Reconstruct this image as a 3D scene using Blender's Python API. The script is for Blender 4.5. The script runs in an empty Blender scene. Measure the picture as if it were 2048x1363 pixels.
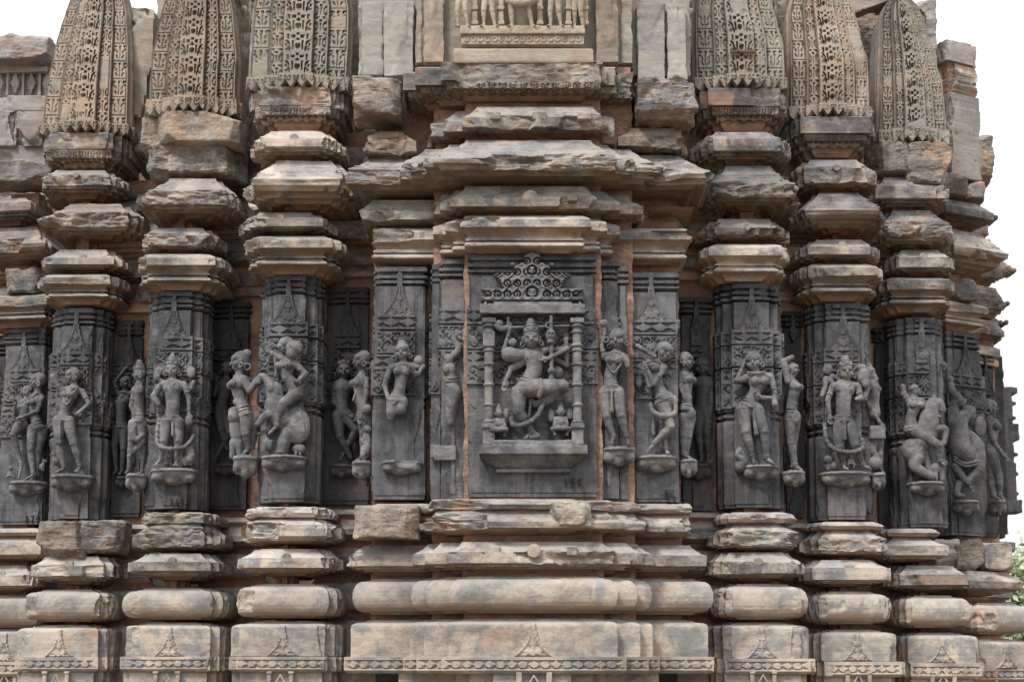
import bpy, math, random
import numpy as np
sc = bpy.context.scene
# ------------------------------------------------------------------ camera
F = 2500.0; PITCH = math.radians(4.7); CY = 1325 - F*math.tan(PITCH); EYE = 1.6
cam_d = bpy.data.cameras.new('camera'); cam = bpy.data.objects.new('camera', cam_d)
sc.collection.objects.link(cam); sc.camera = cam
cam.location = (0, 0, EYE); cam.rotation_euler = (math.pi/2 + PITCH, 0, 0)
cam_d.sensor_width = 36; cam_d.lens = 36*F/2048; cam_d.shift_y = (CY-681.5)/2048
cam_d.clip_start = 0.1; cam_d.clip_end = 2000
# ------------------------------------------------------------------ sky, sun, exposure
SUN_EL, SUN_AZ = math.radians(52), math.radians(-38)      # azimuth from behind the camera, to the left
w = bpy.data.worlds.new('World'); sc.world = w; w.use_nodes = True
nt = w.node_tree; nt.nodes.clear()
out = nt.nodes.new('ShaderNodeOutputWorld'); bg = nt.nodes.new('ShaderNodeBackground')
sky = nt.nodes.new('ShaderNodeTexSky'); sky.sky_type = 'NISHITA'; sky.sun_disc = False
sky.sun_elevation = SUN_EL; sky.sun_rotation = math.pi + SUN_AZ; sky.dust_density = 4; sky.air_density = 1
mixs = nt.nodes.new('ShaderNodeMix'); mixs.data_type = 'RGBA'; mixs.inputs[0].default_value = 0.86
mixs.inputs[7].default_value = (11.6, 11.9, 12.4, 1)          # veil of bright cloud
nt.links.new(sky.outputs[0], mixs.inputs[6])
tcw = nt.nodes.new('ShaderNodeTexCoord'); sx = nt.nodes.new('ShaderNodeSeparateXYZ'); nt.links.new(tcw.outputs['Generated'], sx.inputs[0])
mrw = nt.nodes.new('ShaderNodeMapRange'); mrw.inputs[1].default_value = .1; mrw.inputs[2].default_value = 1; mrw.inputs[3].default_value = .98; mrw.inputs[4].default_value = 1.75
nt.links.new(sx.outputs[2], mrw.inputs[0]); vmw = nt.nodes.new('ShaderNodeVectorMath'); vmw.operation = 'SCALE'     # overcast: brighter overhead
nt.links.new(mixs.outputs[2], vmw.inputs[0]); nt.links.new(mrw.outputs[0], vmw.inputs['Scale']); nt.links.new(vmw.outputs[0], bg.inputs[0])
bg.inputs[1].default_value = 0.077; nt.links.new(bg.outputs[0], out.inputs[0])
sd = bpy.data.lights.new('sun', 'SUN'); sun = bpy.data.objects.new('sun', sd); sc.collection.objects.link(sun)
sd.energy = 2.9; sd.angle = math.radians(12); sd.color = (1, .965, .925)
sun.rotation_euler = (math.pi/2 - SUN_EL, 0, SUN_AZ)
sc.view_settings.view_transform = 'Standard'; sc.view_settings.look = 'None'
sc.view_settings.exposure = 0.38; sc.view_settings.gamma = 1
sc.cycles.max_bounces = 5
# ------------------------------------------------------------------ helpers
D0 = 8.0; PX = D0/F
cp, sp_ = math.cos(PITCH), math.sin(PITCH)
def at(px, py, Y):
    u = (px-1024)/F; v = (CY-py)/F
    dy = cp - v*sp_; dz = sp_ + v*cp
    t = Y/dy
    return (u*t, Y, EYE + dz*t)
def zz(py, Y, px=1024): return at(px, py, Y)[2]
def tag(o, label=None, cat=None, group=None, kind=None):
    for k, v in (('label', label), ('category', cat), ('group', group), ('kind', kind)):
        if v: o[k] = v
    return o
def empty(name, loc, label, cat, group=None):
    o = bpy.data.objects.new(name, None); sc.collection.objects.link(o)
    o.location = loc; o.empty_display_size = .2
    return tag(o, label, cat, group)
def mesh_obj(name, V, Fc, mat, parent=None, sharp=35, smooth=True, att=None):
    V = np.asarray(V, np.float32).reshape(-1, 3)
    if parent is not None: V = V - np.array(parent.location, np.float32)
    me = bpy.data.meshes.new(name)
    Fc = np.asarray(Fc, np.int32); nf, k = Fc.shape
    me.vertices.add(len(V)); me.vertices.foreach_set('co', V.ravel())
    me.loops.add(nf*k); me.loops.foreach_set('vertex_index', Fc.ravel())
    me.polygons.add(nf); me.polygons.foreach_set('loop_start', np.arange(0, nf*k, k, dtype=np.int32))
    me.update(calc_edges=True); me.validate()
    if smooth:
        me.polygons.foreach_set('use_smooth', np.ones(len(me.polygons), bool))
        if sharp: me.set_sharp_from_angle(angle=math.radians(sharp))
    me.materials.append(mat)
    o = bpy.data.objects.new(name, me); sc.collection.objects.link(o)
    if parent is not None: o.parent = parent
    if att is not None:
        a = me.attributes.new('mort', 'FLOAT', 'POINT'); a.data.foreach_set('value', np.asarray(att, np.float32).ravel())
    return o
def _h(ix, iy, iz, seed):
    n = (ix*374761393 + iy*668265263 + iz*2147483647 + seed*1274126177) & 0xffffffff
    n = ((n ^ (n >> 13))*1274126177) & 0xffffffff
    n = ((n ^ (n >> 15))*2246822519) & 0xffffffff
    return ((n ^ (n >> 16)) & 0xffff)/32767.5 - 1
def vnoise(P, seed=0):
    P = np.asarray(P, np.float64); f = np.floor(P); i = f.astype(np.int64); t = P-f; t = t*t*(3-2*t)
    x, y, z = i[..., 0], i[..., 1], i[..., 2]; tx, ty, tz = t[..., 0], t[..., 1], t[..., 2]
    def L(a, b, c): return a + (b-a)*c
    r = []
    for dz in (0, 1):
        a = L(_h(x, y, z+dz, seed), _h(x+1, y, z+dz, seed), tx)
        b = L(_h(x, y+1, z+dz, seed), _h(x+1, y+1, z+dz, seed), tx)
        r.append(L(a, b, ty))
    return L(r[0], r[1], tz)
def fbm(P, sc_=(1, 1, 1), oct=3, seed=0):
    P = np.asarray(P)*np.asarray(sc_, float); s = 0; a = 1; n = 0
    for k in range(oct):
        s = s + a*vnoise(P*(2.03**k)+k*17.3, seed+k); n += a; a *= .5
    return s/n
SEED = [1]
def dens(rows, res):
    o = [rows[0]]
    for a, b in zip(rows[:-1], rows[1:]):
        n = max(1, int(math.ceil(math.hypot(a[0]-b[0], a[1]-b[1])/res)))
        for k in range(1, n+1): o.append((a[0]+(b[0]-a[0])*k/n, a[1]+(b[1]-a[1])*k/n))
    return np.array(o)
def sweep(name, path, rows, mat, parent=None, res=.010, chip=0., thr=.2, ofn=None, strata=.0025, rough=.003,
          rowxf=None, sharp=35, zig=None, cornerchip=.35, crack=None):
    """profile rows (z, outward offset) swept round the plan outline path; weathered by noise"""
    SEED[0] += 1; seed = SEED[0]*7
    C = np.array(path, float); K = len(C); e = C[1:]-C[:-1]; Ln = np.linalg.norm(e, axis=1); e = e/Ln[:, None]
    n = np.stack([e[:, 1], -e[:, 0]], 1)
    m = np.zeros((K, 2)); m[0] = n[0]; m[-1] = n[-1]
    for k in range(1, K-1):
        m[k] = (n[k-1]+n[k])/max(.35, 1+n[k-1]@n[k])
    convex = np.zeros(K)
    for k in range(1, K-1):
        convex[k] = 1.0 if (e[k-1, 0]*e[k, 1]-e[k-1, 1]*e[k, 0]) > .2 else 0.0
    R = dens(rows, res); z, off = R[:, 0], R[:, 1]; omax = off.max(); omin = max(off.min(), omax-.3)
    base, mm, seg, s0, hw0, cw = [], [], [], [], [], []
    for k in range(K-1):
        L1 = np.linalg.norm(C[k+1]+m[k+1]*omax - C[k]-m[k]*omax)
        cnt = max(1, int(math.ceil(L1/res)))
        for j in range(cnt+(1 if k == K-2 else 0)):
            t = j/cnt
            base.append(C[k]+(C[k+1]-C[k])*t); mm.append(m[k]+(m[k+1]-m[k])*t); seg.append(k); s0.append(t)
            d0 = t*L1; d1 = (1-t)*L1
            cw.append(max(convex[k]*max(0, 1-d0/.07), convex[k+1]*max(0, 1-d1/.07)))
    base = np.array(base); mm = np.array(mm); seg = np.array(seg); s0 = np.array(s0); cw = np.array(cw)
    nr, nc = len(z), len(base)
    off2 = np.repeat(off[:, None], nc, 1); z2 = np.repeat(z[:, None], nc, 1)
    if rowxf is not None:
        XY = rowxf(z, base)                       # (nr, nc, 2)
    else: XY = np.repeat(base[None], nr, 0)
    P = np.concatenate([XY + mm[None]*off2[..., None], z2[..., None]], 2)
    if ofn is not None:
        A = np.array([m[k+1]-m[k] for k in range(K-1)])
        segL = np.linalg.norm((C[1:]-C[:-1])[None] + A[None]*off[:, None, None], axis=2)   # rows x segs
        Lr = segL[:, seg]
        if rowxf is not None:
            wide = np.abs(XY[:, -1, 0]-XY[:, 0, 0])/abs(base[-1, 0]-base[0, 0]); Lr = Lr*wide[:, None]
        s = (s0[None]-.5)*Lr
        off2 = off2 + ofn(seg[None]+0*off2.astype(int), s, z2, Lr/2)
    g = np.clip((off2-omin)/(omax-omin+1e-6), 0, 1)
    if chip > 0:
        lowf = fbm(P, (2.2, 2.2, 1.6), 2, seed) + cornerchip*cw[None]
        midf = fbm(P, (11, 11, 7), 2, seed+2)
        c = np.clip((lowf+.28*midf-thr)/.09, 0, 1)
        if ofn is not None and chip <= .021: c = c*(cw[None] > 0)
        face = .5+.5*fbm(P, (6, 6, 10), 3, seed+3)
        bs = min(1., chip/.06)
        brk = bs*(.010*fbm(P, (14, 14, 50), 3, seed+5)+.004*np.sign(vnoise(P*np.array([12, 12, 38]), seed+6)))
        lim = omax - chip*(.25+.95*face)*c + brk*(c > .3)
        nick = np.clip((fbm(P, (17, 17, 17), 2, seed+7)-.3)/.1, 0, 1)*min(.012, chip*.2)*(cw[None] > 0)
        off2 = np.minimum(off2, np.where(c > 0, lim, 9)) - nick*g
        z2 = z2 + (c > .3)*g*.4*brk
    if crack is not None: off2 = off2 - crack(P)
    off2 = off2 + rough*.8*fbm(P, (6, 6, 16), 3, seed+9) + strata*fbm(P, (2.5, 2.5, 75), 2, seed+11)*np.clip(g+.3, 0, 1)
    z2 = z2 + .3*rough*fbm(P, (5, 5, 3), 3, seed+12)
    if zig is not None: z2 = z2 + zig(seg[None]+0*z2.astype(int), s, z2, Lr/2)
    if rowxf is not None: pass
    V = np.concatenate([XY + mm[None]*off2[..., None], z2[..., None]], 2)
    idx = np.arange(nr*nc).reshape(nr, nc)
    if z[0] > z[-1]: Q = np.stack([idx[:-1, :-1], idx[1:, :-1], idx[1:, 1:], idx[:-1, 1:]], -1)
    else: Q = np.stack([idx[:-1, :-1], idx[:-1, 1:], idx[1:, 1:], idx[1:, :-1]], -1)
    att = None
    if mat.get('mortar'):
        mn = fbm(P, (5, 5, 9), 4, seed+20)
        att = np.clip((.058-off2+.05*mn)/.02, 0, 1)*np.clip((mn+.25)/.15, 0, 1)
        att = np.maximum(att, .5*np.clip((fbm(P, (2.2, 2.2, 4), 4, seed+22)-.4)/.06, 0, 1))      # rusty smears of mortar and earth
    return mesh_obj(name, V.reshape(-1, 3), Q.reshape(-1, 4), mat, parent, sharp, att=att)
# ------------------------------------------------------------------ implicit surfaces
class Sdf:
    """smooth union of tapered limbs and ellipsoids, in photo pixels (x right, y up, w towards viewer)"""
    def __init__(s, k=1.6): s.ops = []; s.k = k
    def cap(s, a, b, ra, rb=None, k=None, cut=False):
        rb = ra if rb is None else rb; a = np.array(a, float); b = np.array(b, float); R = max(ra, rb)
        def f(X, Y, W):
            d = b-a; L = d@d+1e-9; x, y, w_ = X-a[0], Y-a[1], W-a[2]
            t = np.clip((x*d[0]+y*d[1]+w_*d[2])/L, 0, 1)
            return np.sqrt((x-t*d[0])**2+(y-t*d[1])**2+(w_-t*d[2])**2)-(ra+(rb-ra)*t)
        s.ops.append((np.minimum(a, b)-R, np.maximum(a, b)+R, f, k or s.k, cut))
    def ell(s, c, r, rot=0, yaw=0, k=None, cut=False):
        c = np.array(c, float); r = np.array(r, float); R = r.max(); cr, sr = math.cos(rot), math.sin(rot); cy, sy = math.cos(yaw), math.sin(yaw)
        def f(X, Y, W):
            x, y, w_ = X-c[0], Y-c[1], W-c[2]
            x, y = cr*x+sr*y, -sr*x+cr*y
            x, w_ = cy*x-sy*w_, sy*x+cy*w_
            q = np.sqrt((x/r[0])**2+(y/r[1])**2+(w_/r[2])**2); q2 = np.sqrt((x/r[0]**2)**2+(y/r[1]**2)**2+(w_/r[2]**2)**2)
            return q*(q-1)/(q2+1e-6)
        s.ops.append((c-R, c+R, f, k or s.k, cut))
    def ring(s, c, ax, R, r, k=.6, sq=(1, 1)):
        c = np.array(c, float); ax = np.array(ax, float); ax /= np.linalg.norm(ax)
        def f(X, Y, W):
            x, y, w_ = X-c[0], Y-c[1], W-c[2]
            h = x*ax[0]+y*ax[1]+w_*ax[2]; q = np.sqrt(np.maximum(x*x+y*y+w_*w_-h*h, 0))
            return np.sqrt((q-R)**2+h*h)-r
        s.ops.append((c-R-r, c+R+r, f, k, False))
    def box(s, c, hb, r=.5, rot=0, k=None, cut=False):
        c = np.array(c, float); hb = np.array(hb, float); cr, sr = math.cos(rot), math.sin(rot); R = np.linalg.norm(hb)+r
        def f(X, Y, W):
            x, y, w_ = X-c[0], Y-c[1], W-c[2]; x, y = cr*x+sr*y, -sr*x+cr*y
            q = [np.abs(x)-hb[0], np.abs(y)-hb[1], np.abs(w_)-hb[2]]
            return np.sqrt(np.maximum(q[0], 0)**2+np.maximum(q[1], 0)**2+np.maximum(q[2], 0)**2)+np.minimum(np.maximum(np.maximum(q[0], q[1]), q[2]), 0)-r
        s.ops.append((c-R, c+R, f, k or .5, cut))
    def plane(s, n, d, ext, k=1.):
        """cut away everything beyond the plane n.p = d"""
        n = np.array(n, float); n /= np.linalg.norm(n)
        s.ops.append((np.full(3, -ext), np.full(3, float(ext)), lambda X, Y, W: d-(n[0]*X+n[1]*Y+n[2]*W), k, True))
    def disc(s, c, r, h, k=.6):
        c = np.array(c, float)
        s.ops.append((c-max(r, h), c+max(r, h), lambda X, Y, W: np.maximum(np.hypot(X-c[0], Y-c[1])-r, np.abs(W-c[2])-h), k, False))
    def chain(s, pts, rs, k=None):
        for i in range(len(pts)-1):
            r = rs if not isinstance(rs, (list, tuple)) else rs[i]; r2 = rs if not isinstance(rs, (list, tuple)) else rs[i+1]
            s.cap(pts[i], pts[i+1], r, r2, k)
    def mesh(s, h=1.0, noise=.35, nsc=.12, seed=0, flat=None, rough2=0, strat=0):
        pos = [o for o in s.ops if not o[4]]
        lo = np.min([o[0] for o in pos], 0)-3; hi = np.max([o[1] for o in pos], 0)+3
        n = np.ceil((hi-lo)/h).astype(int)+1
        ax = [lo[i]+h*np.arange(n[i]) for i in range(3)]
        Fd = np.full(tuple(n), 1e3, np.float32)
        for a, b, f, k, cut in s.ops:
            i0 = np.clip(((a-k-2*h-lo)/h).astype(int), 0, n); i1 = np.clip(((b+k+2*h-lo)/h).astype(int)+2, 0, n)
            if np.any(i1 <= i0): continue
            sl = tuple(slice(i0[i], i1[i]) for i in range(3))
            X, Y, W = np.meshgrid(ax[0][sl[0]], ax[1][sl[1]], ax[2][sl[2]], indexing='ij', sparse=True)
            d = f(X, Y, W).astype(np.float32); c = Fd[sl]
            if cut:
                d = -d; hh = np.clip(.5-.5*(c-d)/k, 0, 1); Fd[sl] = c+(d-c)*hh + k*hh*(1-hh)
            else:
                hh = np.clip(.5+.5*(c-d)/k, 0, 1); Fd[sl] = np.where(c > 500, d, c+(d-c)*hh - k*hh*(1-hh))
        if noise:
            m_ = np.abs(Fd) < 5
            I = np.argwhere(m_); P = lo+I*h
            Fd[m_] += (noise*fbm(P*nsc, (1, 1, 1), 3, seed)).astype(np.float32)
            if strat: Fd[m_] += (strat*fbm(P*np.array([.05, .42, .05]), (1, 1, 1), 3, seed+9)).astype(np.float32)
            if rough2: Fd[m_] += (rough2*fbm(P*.5, (1, 2, 1), 2, seed+4)).astype(np.float32)
        return nets(Fd, lo, h)
def nets(Fd, lo, h):
    S = Fd < 0; n = Fd.shape
    cells = np.zeros((n[0]-1, n[1]-1, n[2]-1), bool); allin = np.ones_like(cells)
    for a in (0, 1):
        for b in (0, 1):
            for c in (0, 1):
                q = S[a:n[0]-1+a, b:n[1]-1+b, c:n[2]-1+c]; cells |= q; allin &= q
    cells &= ~allin
    I = np.argwhere(cells); idx = -np.ones(cells.shape, np.int64); idx[cells] = np.arange(len(I))
    acc = np.zeros((len(I), 3)); cnt = np.zeros(len(I))
    cr = [(a, b, c) for a in (0, 1) for b in (0, 1) for c in (0, 1)]
    for p in cr:
        for d in range(3):
            if p[d]: continue
            q = list(p); q[d] = 1
            va = Fd[I[:, 0]+p[0], I[:, 1]+p[1], I[:, 2]+p[2]]; vb = Fd[I[:, 0]+q[0], I[:, 1]+q[1], I[:, 2]+q[2]]
            m_ = (va < 0) != (vb < 0); t = np.where(m_, va/np.where(m_, va-vb, 1), 0)
            v = np.array(p, float)[None].repeat(len(I), 0); v[:, d] += t
            acc[m_] += v[m_]; cnt[m_] += 1
    V = lo + h*(I+acc/cnt[:, None])
    Q = []
    for d in range(3):
        u, v = (d+1) % 3, (d+2) % 3
        sl0 = [slice(None)]*3; sl1 = [slice(None)]*3; sl0[d] = slice(0, n[d]-1); sl1[d] = slice(1, n[d])
        A, B = S[tuple(sl0)], S[tuple(sl1)]
        E = np.argwhere(A != B); ok = (E[:, u] > 0) & (E[:, v] > 0) & (E[:, u] < n[u]-1) & (E[:, v] < n[v]-1); E = E[ok]
        ins = A[tuple(E.T)]
        def g(du, dv):
            G = E.copy(); G[:, u] -= du; G[:, v] -= dv; return idx[tuple(G.T)]
        q = np.stack([g(1, 1), g(0, 1), g(0, 0), g(1, 0)], 1)
        q[~ins] = q[~ins][:, ::-1]; Q.append(q)
    return V, np.concatenate(Q)
def place(V, px, py, Y):
    """photo-pixel figure space (origin px,py on plane Y) -> metres in the world"""
    X0, _, Z0 = at(px, py, Y); k = Y/F
    return np.stack([X0+V[:, 0]*k, Y-V[:, 2]*k, Z0+V[:, 1]*k], 1)
def mirror_fix(Q): return Q
# ------------------------------------------------------------------ materials
def N(nt, t, **kw):
    n = nt.nodes.new(t)
    for k, v in kw.items(): setattr(n, k, v)
    return n
def stone_mat(name, cols, stain=(.05, .045, .04), stain_amt=.5, patch=None, patch_amt=.3, rough=.9, bump=.5, scale=1., streak=.4, speck=.3, vary=.25, patina=None, under_shade=None, mortar=None, vstreak=None):
    m = bpy.data.materials.new(name); m.use_nodes = True; nt = m.node_tree; nt.nodes.clear(); L = nt.links.new
    out = N(nt, 'ShaderNodeOutputMaterial'); b = N(nt, 'ShaderNodeBsdfPrincipled'); L(b.outputs[0], out.inputs[0])
    tc = N(nt, 'ShaderNodeTexCoord'); oi = N(nt, 'ShaderNodeObjectInfo')
    ad = N(nt, 'ShaderNodeVectorMath', operation='ADD'); mu = N(nt, 'ShaderNodeMath', operation='MULTIPLY'); mu.inputs[1].default_value = 23.7
    L(oi.outputs['Random'], mu.inputs[0]); L(tc.outputs['Object'], ad.inputs[0]); L(mu.outputs[0], ad.inputs[1])
    def noise(s, det=5, ro=.6, vec=None, dist=0):
        n = N(nt, 'ShaderNodeTexNoise'); n.inputs['Scale'].default_value = s*scale; n.inputs['Detail'].default_value = det
        n.inputs['Roughness'].default_value = ro; n.inputs['Distortion'].default_value = dist; L(vec or ad.outputs[0], n.inputs['Vector']); return n.outputs[0]
    def ramp(src, p0, p1, inv=False):
        r = N(nt, 'ShaderNodeMapRange'); r.inputs[1].default_value = p0; r.inputs[2].default_value = p1; L(src, r.inputs[0])
        if inv: r.inputs[3].default_value = 1; r.inputs[4].default_value = 0
        return r.outputs[0]
    def mul(a, f):
        x = N(nt, 'ShaderNodeMath', operation='MULTIPLY'); L(a, x.inputs[0])
        if isinstance(f, float): x.inputs[1].default_value = f
        else: L(f, x.inputs[1])
        return x.outputs[0]
    def mix(fac, a, c2, mode='MIX'):
        x = N(nt, 'ShaderNodeMix', data_type='RGBA', blend_type=mode)
        if isinstance(fac, float): x.inputs[0].default_value = fac
        else: L(fac, x.inputs[0])
        for s_, i in ((a, 6), (c2, 7)):
            if isinstance(s_, tuple): x.inputs[i].default_value = (*s_, 1)
            else: L(s_, x.inputs[i])
        return x.outputs[2]
    mp = N(nt, 'ShaderNodeMapping'); mp.inputs['Scale'].default_value = (.7, .7, 2.1); L(ad.outputs[0], mp.inputs[0])
    c = mix(ramp(noise(2.2, 7, .68), .42, .58), cols[0], cols[1])
    if len(cols) > 2: c = mix(ramp(noise(4.7, 7, .7, dist=.4), .47, .58), c, cols[2])
    if patch: c = mix(mul(ramp(noise(3.1, 5, .6, dist=.8), .55, .68), float(patch_amt)), c, patch)
    st = ramp(noise(7, 7, .7, mp.outputs[0]), .47, .62)
    c = mix(mul(st, float(streak)), c, stain)
    big = ramp(noise(1.6, 7, .72, dist=.6), .48, .6)
    c = mix(mul(big, float(stain_amt)), c, stain)
    fine = noise(55, 6, .8); c = mix(mul(ramp(fine, .56, .72), float(speck)), c, stain)
    c = mix(mul(ramp(noise(24, 5, .7), .6, .74), float(speck*.8)), c, tuple(min(1, x*1.5) for x in cols[0]))
    if patina:
        gm = N(nt, 'ShaderNodeNewGeometry'); sx_ = N(nt, 'ShaderNodeSeparateXYZ'); L(gm.outputs['Normal'], sx_.inputs[0])
        up = ramp(sx_.outputs[2], .25, .8); c = mix(mul(up, mul(ramp(noise(5, 5, .6), .35, .6), .8)), c, patina)
    if vstreak:
        m2 = N(nt, 'ShaderNodeMapping'); m2.inputs['Scale'].default_value = (2.2, 2.2, .28); L(ad.outputs[0], m2.inputs[0])
        c = mix(mul(ramp(noise(4.5, 6, .65, m2.outputs[0]), .5, .68), .75), c, vstreak[0]); c = mix(mul(ramp(noise(6.3, 6, .65, m2.outputs[0], .3), .54, .66), .6), c, vstreak[1])
        c = mix(mul(ramp(noise(90, 3, .6), .62, .72), .5), c, (.26, .25, .24))
    if under_shade:
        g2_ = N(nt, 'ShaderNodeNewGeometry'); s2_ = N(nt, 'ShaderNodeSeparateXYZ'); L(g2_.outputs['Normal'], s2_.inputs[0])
        dn = ramp(s2_.outputs[2], -.05, -.5); c = mix(mul(dn, mul(ramp(noise(4, 6, .65), .36, .56), .85)), c, under_shade)  # brown stone tone on down-facing faces, darkened to paint in underside shade
    if mortar:
        m['mortar'] = 1; at_ = N(nt, 'ShaderNodeAttribute'); at_.attribute_name = 'mort'
        c = mix(mul(at_.outputs['Fac'], .85), c, mix(ramp(noise(9, 6, .7), .4, .62), mortar, tuple(x*.6 for x in mortar)))
    hv = N(nt, 'ShaderNodeHueSaturation'); vr = N(nt, 'ShaderNodeMapRange'); L(oi.outputs['Random'], vr.inputs[0])
    vr.inputs[3].default_value = 1-vary; vr.inputs[4].default_value = 1+vary; L(vr.outputs[0], hv.inputs['Value']); L(c, hv.inputs['Color'])
    L(hv.outputs[0], b.inputs['Base Color']); b.inputs['Roughness'].default_value = rough
    b.inputs['Specular IOR Level'].default_value = .25
    bp = N(nt, 'ShaderNodeBump'); bp.inputs['Strength'].default_value = bump; bp.inputs['Distance'].default_value = .012
    s1 = noise(26, 9, .8); s2 = noise(11, 6, .7, mp.outputs[0]); s3 = noise(75, 5, .75)
    pit = ramp(s3, .36, .44); mpit = N(nt, 'ShaderNodeMath', operation='MULTIPLY_ADD'); L(pit, mpit.inputs[0]); mpit.inputs[1].default_value = .35; L(s1, mpit.inputs[2]); s1 = mpit.outputs[0]
    aa = N(nt, 'ShaderNodeMath', operation='ADD'); L(s1, aa.inputs[0]); L(s2, aa.inputs[1]); L(aa.outputs[0], bp.inputs['Height'])
    L(bp.outputs[0], b.inputs['Normal'])
    return m
MO = (.42, .235, .155)
M_MOLD = stone_mat('weathered_moulding_stone', [(.49, .41, .33), (.36, .325, .285), (.215, .21, .21)], patch=(.38, .28, .21), patch_amt=.4, stain=(.045, .04, .038), stain_amt=.6, streak=.5, speck=.55, patina=(.355, .34, .325), under_shade=(.29, .185, .12), mortar=MO)
M_MOLD2 = stone_mat('grey_moulding_stone', [(.39, .32, .26), (.28, .25, .225), (.16, .158, .16)], patch=(.38, .21, .13), patch_amt=.5, stain=(.035, .033, .033), stain_amt=.75, streak=.55, speck=.5, patina=(.22, .22, .225), under_shade=(.22, .145, .10), mortar=MO)
M_BASE = stone_mat('pale_plinth_stone', [(.52, .43, .345), (.42, .375, .32), (.28, .27, .26)], patch=(.45, .34, .26), patch_amt=.35, stain=(.09, .085, .08), stain_amt=.5, streak=.3, speck=.35, vary=.1, patina=(.36, .345, .335), under_shade=(.33, .22, .15), mortar=(.48, .27, .175))
M_DARK = stone_mat('dark_carved_stone', [(.115, .116, .127), (.072, .074, .085), (.155, .153, .157)], stain=(.02, .02, .022), patch=(.20, .15, .12), patch_amt=.6, stain_amt=.65, streak=.2, rough=.72, bump=.45, vary=.1, vstreak=((.165, .155, .148), (.035, .034, .036)), speck=.5)
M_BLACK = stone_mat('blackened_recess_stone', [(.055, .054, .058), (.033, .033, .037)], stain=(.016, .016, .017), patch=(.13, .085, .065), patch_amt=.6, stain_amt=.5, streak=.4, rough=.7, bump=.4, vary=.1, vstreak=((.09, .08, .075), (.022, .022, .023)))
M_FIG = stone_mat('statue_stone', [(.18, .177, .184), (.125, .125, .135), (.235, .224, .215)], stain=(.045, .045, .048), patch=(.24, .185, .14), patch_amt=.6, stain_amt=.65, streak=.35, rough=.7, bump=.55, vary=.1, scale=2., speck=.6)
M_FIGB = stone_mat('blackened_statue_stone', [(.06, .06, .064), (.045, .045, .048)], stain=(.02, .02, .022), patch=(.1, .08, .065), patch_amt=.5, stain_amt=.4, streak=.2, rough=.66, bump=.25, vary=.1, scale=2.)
M_MORT = stone_mat('red_mortar', [(.44, .25, .175), (.35, .20, .145), (.27, .18, .14)], stain=(.06, .04, .035), patch=(.46, .29, .2), patch_amt=.6, stain_amt=.5, streak=.25, bump=.9, vary=.05)
M_SPIRE = stone_mat('tan_spire_stone', [(.35, .29, .23), (.27, .24, .20), (.34, .25, .185)], stain=(.08, .07, .06), patch=(.24, .24, .22), patch_amt=.5, stain_amt=.4, streak=.25, vary=.13)
M_SPIREG = stone_mat('grey_green_spire_stone', [(.32, .29, .24), (.255, .24, .21), (.33, .27, .21)], stain=(.08, .078, .072), patch=(.42, .27, .17), patch_amt=.25, stain_amt=.3, streak=.25, vary=.1)
M_PINK = stone_mat('pinkish_ruin_stone', [(.36, .325, .305), (.30, .282, .275), (.35, .29, .25)], stain=(.12, .10, .10), patch=(.48, .28, .17), patch_amt=.5, stain_amt=.35, streak=.3, vary=.1)
M_CREAM = stone_mat('cream_carved_stone', [(.46, .385, .30), (.39, .335, .27), (.38, .29, .21)], stain=(.14, .12, .10), stain_amt=.25, streak=.15, vary=.05)
M_SLAB = stone_mat('grey_slab_stone', [(.31, .295, .265), (.26, .25, .235), (.33, .30, .26)], stain=(.11, .105, .1), patch=(.38, .29, .22), patch_amt=.4, stain_amt=.35, streak=.25, speck=.6)
M_ROCK = stone_mat('broken_stone', [(.36, .30, .245), (.26, .235, .21), (.38, .26, .18)], stain=(.06, .055, .05), patch=(.40, .26, .17), patch_amt=.5, stain_amt=.55, streak=.5, bump=.9)
M_PAINT = bpy.data.materials.new('black_paint'); M_PAINT.use_nodes = True
M_PAINT.node_tree.nodes['Principled BSDF'].inputs['Base Color'].default_value = (.018, .018, .02, 1)
M_PAINT.node_tree.nodes['Principled BSDF'].inputs['Roughness'].default_value = .8
# ------------------------------------------------------------------ carved patterns (true relief)
def diamonds(s, v, cell, circ=True):
    """1 where cut away: a row of diamonds (and discs) left standing in a sunk band, |v|<1"""
    u = s/cell; k = np.round(u); u = (u-k)*2
    iscirc = (np.mod(k, 2) == 1) if circ else (k < -1e9)
    d = np.where(iscirc, (np.hypot(u*.8, v) < .66), (np.abs(u)*.92+np.abs(v)/.78) < 1)
    return ((np.abs(v) < .74) & ~d).astype(float)
def scroll(s, z, cell=.05):
    u = s/cell+.5; v = z/cell; iu = np.floor(u); iv = np.floor(v); a = u-iu-.5; b = v-iv-.5
    sgn = np.where(np.mod(iu+iv, 2) > 0, 1., -1.); r = np.hypot(a, b); th = np.arctan2(b*sgn, a)
    return (np.sin(r*15+th*1.0) > .1).astype(float)*(r < .62)*np.clip(.6+.8*np.sin(s*37+z*11)*np.sin(z*53), 0, 1)
def leaf(s, t, W):
    """tall flared leaf finial: t 0 at the tip .. 1 at the base; returns relief height 0..1"""
    hw = W*(.14+.1*np.clip(t, 0, 1)+.76*np.clip(t, 0, 1)**3.2); ok = (t > 0) & (t < 1)
    a = (np.abs(s) < hw) & ok
    rim = np.abs(s) > hw-W*.13
    vein = (np.abs(s) < W*.05) | ((np.sin((t*7+np.abs(s)/W*1.8)*math.pi) > .2) & (t > .45) & (np.abs(s) < hw-W*.2))
    arch = (np.hypot(s/W, (1-t)*2.4) < .42) & (np.hypot(s/W, (1-t)*2.4) > .26)
    return a*(.5+.5*np.clip(rim*1.+vein+arch, 0, 1))
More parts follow.
